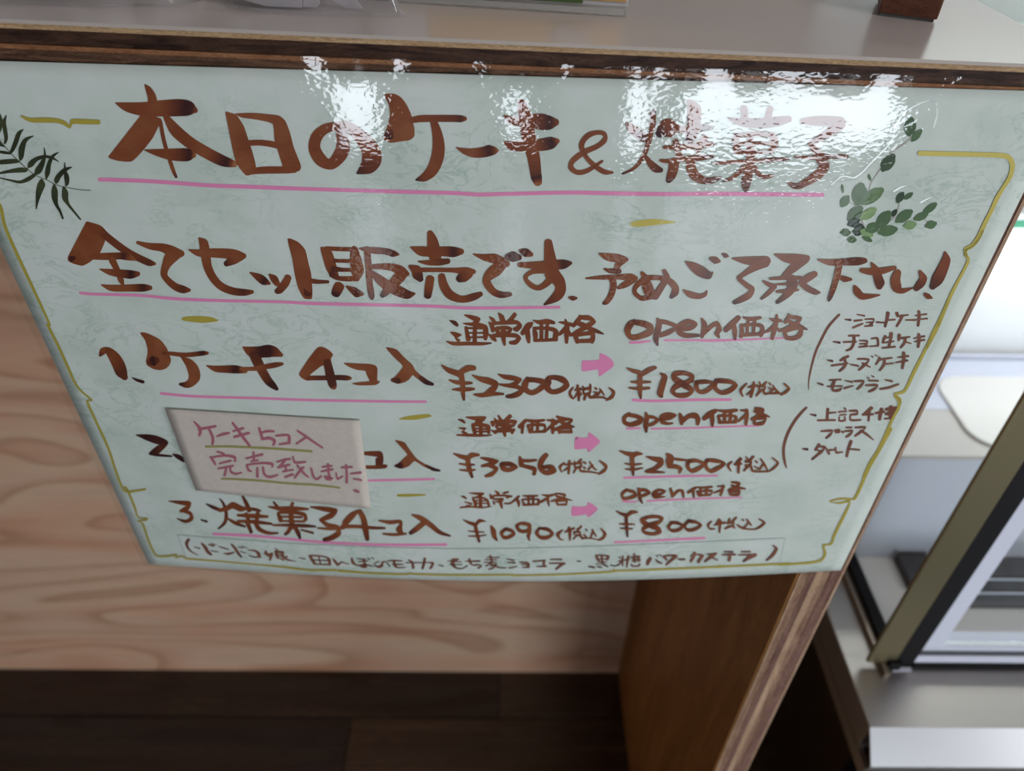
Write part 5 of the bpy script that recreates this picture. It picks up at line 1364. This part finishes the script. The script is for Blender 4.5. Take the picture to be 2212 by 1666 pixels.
G = {}; order = []
cur = None
for ln in DATA.strip().splitlines():
    if ln[0] == '@':
        cur = tuple(ln[1:].split()); 
        if cur not in G: G[cur] = []; order.append(cur)
        continue
    pts = []
    for t in ln[1:].split():
        a = [float(q) for q in t.split(',')]
        f = 5e-5
        if ln[0] == 'p': pts.append((a[0]*f, .7+a[1]*f))
        else: pts.append((a[0]*f, .7+a[1]*f, a[2]*f, a[3]*f, a[4] if len(a) > 4 else 0.))
    G[cur].append((ln[0], pts))

LET = {'heading': ('lettering', 'bold brown brush heading across the top of the sign'),
       'notice': ('lettering', 'brown brush lettering of the second line'),
       'item_line_1': ('lettering', 'brown lettering of the first numbered item'),
       'item_line_2': ('lettering', 'brown lettering of the second numbered item, half hidden by the note'),
       'item_line_2b': ('lettering', 'brown lettering that shows right of the note'),
       'item_line_3': ('lettering', 'brown lettering of the third numbered item'),
       'price_line_1': ('price', 'brown prices of the first item'),
       'price_line_2': ('price', 'brown prices of the second item'),
       'price_line_3': ('price', 'brown prices of the third item'),
       'filling_list_2': ('lettering', 'small brown bracketed list of the second item'),
       'filling_list': ('lettering', 'small brown bracketed lists at the right'),
       'treat_list': ('lettering', 'small brown bracketed line along the bottom'),
       'gold_border': ('border_line', 'wavy gold marker border'),
       'pink_underline': ('underline', 'pink marker underline'),
       'pink_arrow': ('arrow', 'filled pink arrow'),
       'gold_dash': ('dash', 'short gold marker dash')}
note = thing(empty('sticky_note', (-.12, -.004, .785)), 'greige paper note with plum handwriting stuck over the second item of the sign', 'note')
bpy.context.view_layer.update()
strip = None
for key in order:
    nm, mk = key; m = INK.get(mk)
    if nm == 'ridge': continue
    if nm in ('note_lettering', 'note_underline'):
        I = Ink(.00145)
        for k, p in G[key]: I.stroke(p)
        o = I.done('lettering' if nm == 'note_lettering' else 'underline', m); spart(o, note); continue
    if nm in ('fern', 'sprig'):
        root = Ink(.00012)
        for k, p in G[(nm+'_stem', 'stem' if nm == 'fern' else 'stem2')]: root.stroke(p)
        ro = spart(root.done('pressed_sprig', INK['stem' if nm == 'fern' else 'stem2']))
        ro['label'] = 'pressed fern frond with dark narrow leaflets' if nm == 'fern' else 'pressed sprig of small round green leaves'
        bpy.context.view_layer.update()
        for q, (k, p) in enumerate(G[key]):
            I = Ink(.00016+q*4e-6); I.stroke(p); o = I.done('leaf', m)
            o.parent = ro
        continue
    if nm in ('fern_stem', 'sprig_stem'): continue
    pn, lab = LET[nm]
    if nm in ('pink_underline', 'pink_arrow', 'gold_dash', 'gold_border'):
        for k, p in G[key]:
            I = Ink(.00029 if nm == 'gold_border' else .0001); (I.poly if k == 'p' else I.stroke)(p)
            o = spart(I.done(pn, m)); o['label'] = lab
        continue
    I = Ink(.00028 if nm == 'treat_list' else .00013)
    for k, p in G[key]: (I.poly if k == 'p' else I.stroke)(p)
    o = spart(I.done(pn, m)); o['label'] = lab

# paper strip glued over the foot of the sign, carrying the last line
tp = [(-190.2, 754.0), (-147.6, 752.6), (-103.8, 751.7), (-21.9, 752.2), (32.5, 753.9), (100.7, 756.0), (168.6, 757.2)]
bt = [(-190.9, 730.9), (-152.0, 730.8), (-106.5, 731.7), (-22.4, 731.0), (33.6, 732.2), (103.9, 734.3), (170.8, 734.5)]
bm = bmesh.new(); rows = []
for i in range(6):
    for k in range(4):
        t = k/4
        rows.append(((tp[i][0]*(1-t)+tp[i+1][0]*t)/1e3, (tp[i][1]*(1-t)+tp[i+1][1]*t)/1e3, (bt[i][0]*(1-t)+bt[i+1][0]*t)/1e3, (bt[i][1]*(1-t)+bt[i+1][1]*t)/1e3))
rows.append((tp[6][0]/1e3, tp[6][1]/1e3, bt[6][0]/1e3, bt[6][1]/1e3))
pv = None
for x0, z0, x1, z1 in rows:
    c = [bm.verts.new(S(x0*(1-t)+x1*t, z0*(1-t)+z1*t, o_)) for t, o_ in ((0, .0002), (0, .00026), (.5, .00026), (1, .00026), (1, .0002))]
    c = c[:1]+c[1:]
    if pv:
        for k in range(4): bm.faces.new((pv[k], pv[k+1], c[k+1], c[k]))
    pv = c
o = spart(link('pasted_strip', mesh_from(bm), M_strip)); o['label'] = 'narrow paper strip pasted under the last line'
# its pencil-thin raised rim
I = Ink(.00027)
for pts in ([(p[0]/1e3, p[1]/1e3, 0, .00022, .2) for p in tp], [(-.1902, .754, .0002, 0, .2), (-.1909, .7309, .0002, 0, .2)], [(.1686, .7572, .0002, 0, .2), (.1708, .7345, .0002, 0, .2)]): I.stroke(pts)
spart(I.done('strip_edge', mat('strip_cut_edge', (.34, .42, .39), .7)))

# ridges the film makes round the pressed sprig
bm = bmesh.new()
for k, p in G[('ridge', 'film')]:
    n = len(p); rr = []
    for i in range(n-1):
        a, b, c, d = p[max(i-1, 0)], p[i], p[i+1], p[min(i+2, n-1)]
        for j in range(5): rr.append(crom(a, b, c, d, j/5))
    rr.append(list(p[-1])); pv = None
    for x, z, ex, ez, _ in rr:
        hgt = math.hypot(ex, ez)*.14
        c = [bm.verts.new(S(x+ex*q, z+ez*q, .00075+hgt*(1-q*q))) for q in (-1, -.75, -.5, -.25, 0, .25, .5, .75, 1)]
        if pv:
            for k_ in range(8): bm.faces.new((pv[k_], pv[k_+1], c[k_+1], c[k_]))
        pv = c
bm.normal_update()
bmesh.ops.reverse_faces(bm, faces=[f for f in bm.faces if f.normal.y > 0])
o = spart(link('film_ridge', mesh_from(bm, True), film_mat('film_ridge', 500, .00003)))
o['label'] = 'raised clear ridge in the film round the green sprig'

# sticky note body
def note_build(nt, b):
    c = ramp(nt, noisen(nt, texco(nt), 300, 3), [(.3, (.47, .42, .37)), (.7, (.53, .47, .42))])
    nt.links.new(c, b.inputs['Base Color'])
M_note = mat('greige_note_paper', (.5, .45, .4), .75, spec=.2, build=note_build)
nb = sheet('note_paper', M_note, ((-.1699, .8543), (-.0720, .8497), (-.0727, .7850), (-.1690, .7947)), .0013, .0004, 20, 16)
spart(nb, note)

# ------------------------------------------------------------------ things on the counter
def zt(x): return ztop(x)
# picture card standing in a clear holder
card = thing(empty('picture_card', (0, .055, zt(0))), 'yellow orange picture card with green bottom line standing on the counter top', 'card')
bpy.context.view_layer.update()
def adopt(o, r): o.parent = r; o.matrix_parent_inverse = r.matrix_world.inverted(); return o
def card_build(nt, b):
    c = ramp(nt, noisen(nt, texco(nt), 18, 2), [(.35, (.74, .46, .19)), (.65, (.80, .55, .26))])
    nt.links.new(c, b.inputs['Base Color'])
M_card = mat('card_orange_yellow', (.78, .5, .22), .45, build=card_build)
M_white = mat('card_white', (.75, .73, .74), .4)
M_green = mat('card_green_line', (.10, .17, .05), .5)
M_line = mat('drawn_outline', (.12, .11, .14), .5)
ang = math.atan2(49.7-54.8, 48+27.8)
def cardpt(s, up, out=0.):   # s along the card's foot from its left corner, up its leaning face
    x = -.0300 + s*math.cos(ang); y = .0485 + s*math.sin(ang)
    x += out*math.sin(ang); y -= out*math.cos(ang)
    return Vector((x, y + up*.17, zt(x) + up))
def cardquad(name, m, s0, s1, u0, u1, out, th=.0004):
    bm = bmesh.new(); v = [[bm.verts.new(cardpt(s, u, o_)) for s, u in ((s0, u0), (s1, u0), (s1, u1), (s0, u1))] for o_ in (out, out-th)]
    bm.faces.new(v[0]); bm.faces.new(v[1][::-1])
    for k in range(4): bm.faces.new((v[0][k], v[0][(k+1) % 4], v[1][(k+1) % 4], v[1][k]))
    bmesh.ops.recalc_face_normals(bm, faces=bm.faces)
    return adopt(link(name, mesh_from(bm), m), card)
cardquad('board', M_white, -.026, .0795, .0028, .105, .0)
cardquad('picture', M_card, -.002, .0785, .0044, .104, .0004)
cardquad('green_line', M_green, .000, .061, .0032, .0046, .0007)
def disc(name, cs, cu, rs, ru, out, m, rng=(0, 360)):
    bm = bmesh.new(); vs = [bm.verts.new(cardpt(cs+rs*math.cos(math.radians(a)), cu+ru*math.sin(math.radians(a)), out)) for a in range(0, 360, 12)]
    f = bm.faces.new(vs); bm.normal_update()
    if f.normal.y > 0: bmesh.ops.reverse_faces(bm, faces=[f])
    return adopt(link(name, mesh_from(bm), m), card)
disc('drawn_shape', .0555, .0108, .0063, .0052, .0010, M_line); disc('drawn_shape', .0555, .0108, .0060, .0049, .0012, M_white)
disc('drawn_shape', .0620, .0118, .0053, .0040, .0014, M_line); disc('drawn_shape', .0620, .0118, .0050, .0037, .0016, M_white)
M_acr = mat('clear_acrylic', (.95, .97, .97), .05, spec=.5, Transmission_Weight=.92, IOR=1.3)
cf = cardquad('holder_foot', M_acr, -.027, .0785, .0004, .0027, .004, .012)
cf['label'] = 'clear plastic foot'

# brown wooden block on a thin clear pad
blk = thing(empty('wooden_block', (.17, .05, zt(.17))), 'dark reddish brown wooden block on a clear pad at the right of the counter top', 'block')
bpy.context.view_layer.update()
W_blk = wood('reddish_brown_block', [(.3, (.13, .045, .024)), (.5, (.21, .075, .040)), (.7, (.27, .11, .06))], (10, 10, 40), 3, .4, 2., .5, .4)
bm = bmesh.new(); bx(bm, 0, .0235, 0, .030, .0012, .045, .0006)
o = link('block', mesh_from(bm), W_blk); o.rotation_euler = (0, math.radians(1.4), math.radians(-20)); o.location = (.1585, .0600, zt(.160)); bpy.context.view_layer.update()
adopt(o, blk)
bm = bmesh.new(); bx(bm, .001, .0225, .0005, .029, 0, .0014, .0004)
o = link('clear_pad', mesh_from(bm), M_acr); o.rotation_euler = (0, math.radians(1.4), math.radians(-20)); o.location = (.1585, .0600, zt(.160)+.0001); bpy.context.view_layer.update()
adopt(o, blk); o['label'] = 'clear glassy pad under the block'

# clear bags of wrapped goods
M_bag = bpy.data.materials.new('clear_bag_film'); M_bag.use_nodes = True
nt = M_bag.node_tree; nt.nodes.clear()
out = nt.nodes.new('ShaderNodeOutputMaterial'); mx = nt.nodes.new('ShaderNodeMixShader'); mx2 = nt.nodes.new('ShaderNodeMixShader')
tr = nt.nodes.new('ShaderNodeBsdfTransparent'); gl = nt.nodes.new('ShaderNodeBsdfGlossy'); fr = fresnel(nt, 1.5); df = nt.nodes.new('ShaderNodeBsdfDiffuse')
tr.inputs[0].default_value = (.95, .95, .96, 1); gl.inputs['Roughness'].default_value = .06; df.inputs[0].default_value = (.75, .73, .76, 1)
mx2.inputs[0].default_value = .16
nt.links.new(tr.outputs[0], mx2.inputs[1]); nt.links.new(df.outputs[0], mx2.inputs[2])
nt.links.new(fr.outputs[0], mx.inputs[0]); nt.links.new(mx2.outputs[0], mx.inputs[1]); nt.links.new(gl.outputs[0], mx.inputs[2]); nt.links.new(mx.outputs[0], out.inputs[0])
M_cont = mat('pale_wrapped_goods', (.34, .31, .31), .6, build=lambda nt, b: nt.links.new(ramp(nt, noisen(nt, texco(nt), 40, 3, .6, 1.), [(.35, (.30, .27, .27)), (.5, (.52, .49, .50)), (.65, (.75, .72, .75))]), b.inputs['Base Color']))

def bag(name, label, outline, height, seed, lump):
    """a flat-welded film bag lying on the counter: outline in x, y; domed in its middle with folds"""
    cx = sum(p[0] for p in outline)/len(outline); cy = sum(p[1] for p in outline)/len(outline)
    r = thing(empty(name, (cx, cy, zt(cx))), label, 'bag', 'clear bags on the counter top'); bpy.context.view_layer.update()
    bm = bmesh.new(); n = 96; rings = 18; prev = None
    ol = []
    m_ = len(outline)
    for i in range(n):
        t = i/n*m_; k = int(t); f = t-k
        a, b, c, d = (outline[(k-1) % m_], outline[k], outline[(k+1) % m_], outline[(k+2) % m_])
        ol.append(crom(a, b, c, d, f))
    for j in range(rings+1):
        s = 1-j/rings; cur = []
        for i in range(n):
            x = cx+(ol[i][0]-cx)*s; y = cy+(ol[i][1]-cy)*s
            dome = height*(1-s**2.2)**.8
            fold = .006*(noise.noise(Vector((x*38+seed, y*38, seed)))) + .0032*noise.noise(Vector((x*120, y*120+seed, 4))) + .0025*noise.noise(Vector((math.atan2(y-cy, x-cx)*5, seed, s*1.5)))
            z = zt(x)+.0006+dome+fold*min(1, (1-s)*5)*(.35+.65*(1-s))
            cur.append(bm.verts.new((x, y, max(z, zt(x)+.0006))))
        if prev:
            for i in range(n): bm.faces.new((prev[i], prev[(i+1) % n], cur[(i+1) % n], cur[i]))
        prev = cur
    bm.faces.new(prev)
    o = adopt(link('bag_film', mesh_from(bm, True), M_bag), r)
    # welded flat rim
    bm = bmesh.new(); pv = None; first = None
    for i in range(n):
        q = ol[i]; dx, dy = q[0]-cx, q[1]-cy; L = math.hypot(dx, dy)
        c = (bm.verts.new((q[0], q[1], zt(q[0])+.0007)), bm.verts.new((q[0]+dx/L*.0035, q[1]+dy/L*.0035, zt(q[0])+.0004+.0006*abs(noise.noise(Vector((q[0]*90, q[1]*90, seed)))))))
        if pv: bm.faces.new((pv[0], pv[1], c[1], c[0]))
        else: first = c
        pv = c
    bm.faces.new((pv[0], pv[1], first[1], first[0]))
    adopt(link('welded_rim', mesh_from(bm, True), M_bag), r)
    for (x, y, rx, ry, rz, ro) in lump:
        bm = bmesh.new(); bmesh.ops.create_icosphere(bm, subdivisions=4, radius=1)
        for v in bm.verts:
            d = 1+.10*noise.noise(v.co*2.2+Vector((x*90, seed, 0)))
            v.co = Vector((v.co.x*rx*d, v.co.y*ry*d, max(-.55, v.co.z)*rz*d))
        o = link('wrapped_sweet', mesh_from(bm, True), M_cont); o.location = (x, y, zt(x)+.0012+.55*rz*1.1); o.rotation_euler = (0, 0, ro); bpy.context.view_layer.update()
        adopt(o, r)
bag('clear_bag', 'clear plastic bag of pale wrapped goods at the far left of the counter top',
    [(-.30, .035), (-.24, .0225), (-.19, .0215), (-.145, .0235), (-.122, .034), (-.115, .075), (-.13, .12), (-.21, .135), (-.29, .10)], .034, 3.1,
    [(-.225, .058, .040, .026, .013, .2), (-.168, .060, .018, .024, .015, .5), (-.140, .066, .012, .026, .012, -.2)])
bag('clear_bag', 'clear plastic bag with a pointed corner lying left of the yellow card',
    [(-.108, .040), (-.100, .027), (-.080, .0245), (-.060, .026), (-.0415, .0275), (-.046, .040), (-.050, .070), (-.055, .11), (-.085, .125), (-.112, .09)], .030, 9.7,
    [(-.088, .056, .020, .022, .013, .5), (-.066, .066, .010, .024, .012, -.5)])

M_leafw = mat('milky_wrapping', (.66, .63, .66), .35)
bags = [o for o in COL.objects if o.name.startswith('clear_bag') and o.type == 'EMPTY']
for bi, yy, pts in (
    (1, .0275, [(-.1116, 1.0433), (-.1016, 1.0371), (-.0927, 1.0336), (-.086, 1.0332), (-.0788, 1.0331), (-.0776, 1.0439)]),
    (1, .0290, [(-.0769, 1.0436), (-.0787, 1.0332), (-.0733, 1.0331), (-.0721, 1.0356), (-.0734, 1.0437)]),
    (1, .0300, [(-.0706, 1.044), (-.0673, 1.0368), (-.0624, 1.0340), (-.0558, 1.0336), (-.0592, 1.0378), (-.0619, 1.0442)]),
    (0, .0260, [(-.167, 1.0446), (-.169, 1.0380), (-.1737, 1.0366), (-.1659, 1.0366), (-.162, 1.0380), (-.1559, 1.0448)])):
    bm = bmesh.new()
    pts = [(x, max(z, ztop(x)+.0009)) for x, z in pts]
    a = [bm.verts.new((x, yy + (z-1.033)*.25, z)) for x, z in pts]; b = [bm.verts.new((x, yy + .0012 + (z-1.033)*.25, z)) for x, z in pts]
    bm.faces.new(a); bm.faces.new(b[::-1]); n_ = len(pts)
    for i in range(n_): bm.faces.new((a[i], b[i], b[(i+1) % n_], a[(i+1) % n_]))
    bmesh.ops.recalc_face_normals(bm, faces=bm.faces)
    adopt(link('wrapping_flap', mesh_from(bm), M_leafw), bags[bi])

# ------------------------------------------------------------------ display case right of the counter
steel = mat('brushed_steel', (.33, .30, .285), .36, 1., build=lambda nt, b: bump(nt, b, noisen(nt, texco(nt, (4, 240, 240)), 3, 2), .05, .0004))
steel_b = mat('bright_steel', (.80, .81, .84), .34, 1.)
steel_side = mat('steel_brown_reflection', (.32, .27, .23), .35, .9)  # steel with a brown reflection put into its base colour
olive = mat('champagne_aluminium', (.20, .175, .10), .38, .75)
black = mat('black_gasket', (.008, .008, .009), .6, spec=.12)
lav = mat('lavender_panel_and_reflection', (.58, .60, .70), .5)  # panel colour that also paints the lavender reflections beside the post
white = mat('case_white', (.82, .82, .84), .5)
beige = mat('case_deck_beige', (.52, .49, .46), .4)
greym = mat('grille_grey', (.030, .030, .034), .5, spec=.25)
green = mat('green_tape', (.03, .22, .12), .5)
M_glass = bpy.data.materials.new('case_glass'); M_glass.use_nodes = True
nt = M_glass.node_tree; nt.nodes.clear()
out = nt.nodes.new('ShaderNodeOutputMaterial'); mx = nt.nodes.new('ShaderNodeMixShader'); tr = nt.nodes.new('ShaderNodeBsdfTransparent'); gl = nt.nodes.new('ShaderNodeBsdfGlossy'); fr = fresnel(nt, 1.45)
tr.inputs[0].default_value = (.95, .97, .96, 1); gl.inputs['Roughness'].default_value = .01
nt.links.new(fr.outputs[0], mx.inputs[0]); nt.links.new(tr.outputs[0], mx.inputs[1]); nt.links.new(gl.outputs[0], mx.inputs[2]); nt.links.new(mx.outputs[0], out.inputs[0])

case = thing(empty('display_case', (.75, .3, 0)), 'glass cake display case with steel ledge and champagne corner post beside the counter', 'display case')
bpy.context.view_layer.update()
def dp(name, m, *a, bev=0., label=None):
    o = adopt(box(name, m, *a, bev=bev), case)
    if label: o['label'] = label
    return o
CX0, CX1, CY1 = .313, 1.35, .66
dp('plinth', mat('plinth_brown', (.06, .033, .018), .4), .40, CX1-.05, .10, CY1-.03, 0, .436)
dp('ledge', steel, CX0, CX1, .014, CY1, .452, .486, bev=.0012, label='brushed steel ledge')
bm = bmesh.new(); 
lp = [(.0145, .4866), (-.0080, .4636), (-.0080, .4560), (-.0062, .4560), (-.0062, .4628), (.0150, .4848)]
va = [[bm.verts.new((x, y, z)) for y, z in lp] for x in (CX0, CX1)]
for k in range(6): bm.faces.new((va[0][k], va[1][k], va[1][(k+1) % 6], va[0][(k+1) % 6]))
bm.faces.new(va[0]); bm.faces.new(va[1][::-1]); bmesh.ops.recalc_face_normals(bm, faces=bm.faces)
adopt(link('ledge_lip', mesh_from(bm), steel_b), case)['label'] = 'bright steel front lip'
dp('side_skirt', steel_side, CX0, .318, -.004, CY1, .436, .4515)
dp('wood_kick_board', V_br, .325, CX1, -.004, .012, .05, .4555)
dp('inner_curb', mat('curb_brown_steel', (.30, .25, .21), .35, .8), .3415, .3465, .060, CY1-.02, .486, .4925)
dp('side_gasket', black, .3468, .3575, .066, CY1-.02, .486, .4985)
dp('side_glass', M_glass, .351, .355, .094, CY1-.03, .4985, 1.18)
post = dp('corner_post', olive, .3280, .3540, .0700, .0735, .493, 1.20, bev=.0012, label='champagne metal corner post')
dp('post_gasket', black, .3541, .3705, .0700, .0880, .486, 1.18)
dp('glass_reflection_strip', lav, .3706, .3868, .0715, .0860, .516, 1.18)  # a reflection next to the post, painted as a lavender strip
dp('front_glass', M_glass, .3869, CX1-.02, .0740, .0780, .516, 1.18)
dp('bottom_rail', black, .3706, CX1-.02, .0690, .0900, .486, .4930)
dp('bottom_rail', lav, .3706, CX1-.02, .0705, .0890, .4931, .5050)
dp('bottom_rail', mat('rail_dark', (.06, .065, .08), .4), .3706, CX1-.02, .0700, .0880, .5051, .5115)
dp('bottom_rail', lav, .3706, CX1-.02, .0712, .0875, .5116, .5158)
dp('post_cap', lav, .352, .3690, .0655, .0688, .486, .4880)
dp('deck', beige, .358, CX1-.02, .092, .64, .4862, .4885, label='pale deck inside the case')
for i, (ya, yb, zz) in enumerate(((.130, .143, .4925), (.146, .158, .494), (.164, .186, .4955))):
    dp('grille_slat', greym, .430, CX1-.06, ya, yb, .4886, zz, bev=.001)
    dp('grille_slat', steel_b, .430, CX1-.06, yb+.0002, yb+.0022, .4886, zz+.0006)
dp('grille_end', greym, .3990, .4290, .150, .186, .4886, .4990, bev=.0015)
dp('grille_end', steel_b, .3990, .4290, .1865, .1885, .4886, .5040)
dp('inner_front_panel', lav, .358, CX1-.02, .1895, .194, .4886, .6300, label='lavender white panel below the shelf')
dp('shelf', beige, .358, CX1-.02, .1895, .64, .6302, .6345)
dp('shelf_liner', lav, .358, CX1-.02, .252, .3299, .6346, .6350)
dp('shelf_backing', lav, .358, CX1-.02, .330, .334, .6347, .640)
dp('shelf_riser', white, .358, CX1-.02, .3400, .352, .6347, .782, bev=.002)
dp('riser_tape', green, .358, CX1-.02, .3390, .3530, .7822, .790, label='green stripe along the riser')
dp('upper_shelf', white, .358, CX1-.02, .3400, .64, .7902, .7960)
dp('back_door', white, .358, CX1-.02, .644, .652, .4886, 1.18)
dp('right_end_panel', white, CX1-.018, CX1-.012, .092, .64, .4886, 1.18)
dp('lid', steel_b, .3280, CX1, .0695, CY1, 1.2002, 1.222, bev=.002)
dp('lamp_housing', white, .40, 1.10, .21, .27, 1.176, 1.1995)
# white tray with rounded corners on the case shelf
bm = bmesh.new(); pts = []
def rr(x0, x1, y0, y1, r, n=8):
    P = []
    for cx, cy, a0 in ((x1-r, y1-r, 0), (x0+r, y1-r, 90), (x0+r, y0+r, 180), (x1-r, y0+r, 270)):
        for k in range(n+1): a = math.radians(a0+90*k/n); P.append((cx+r*math.cos(a), cy+r*math.sin(a)))
    return P
rings = []
for dx, z in ((.002, .6352), (0, .6358), (0, .6368), (.002, .6376), (.004, .6374), (.007, .6366)):
    rings.append([bm.verts.new((x, y, z)) for x, y in rr(.430+dx, .74-dx, .199+dx, .301-dx, .026-dx*.6)])
for a, b in zip(rings, rings[1:]):
    n = len(a)
    for i in range(n): bm.faces.new((a[i], a[(i+1) % n], b[(i+1) % n], b[i]))
bm.faces.new(rings[0][::-1]); bm.faces.new(rings[-1])
tray = thing(link('cake_tray', mesh_from(bm, True), mat('tray_white', (.74, .71, .68), .4)), 'white tray with rounded corners on the shelf inside the display case', 'tray')
# pale boxes on the upper shelf
for x0, x1, y0, y1, h, lab, c in ((.372, .50, .40, .56, .075, 'low cream box on the top shelf of the display case, nearest the counter', (.70, .72, .56)),
                                  (.53, .70, .38, .58, .10, 'taller pale green box on the top shelf of the display case', (.62, .70, .60))):
    r = thing(empty('cake_box', ((x0+x1)/2, (y0+y1)/2, .796)), lab, 'box'); bpy.context.view_layer.update()
    mm_ = mat('box_card', c, .5)
    adopt(box('box_body', mm_, x0, x1, y0, y1, .7962, .7962+h, bev=.001), r)
    adopt(box('box_lid', mm_, x0-.001, x1+.001, y0-.001, y1+.001, .7962+h-.015, .7962+h+.002, bev=.001), r)
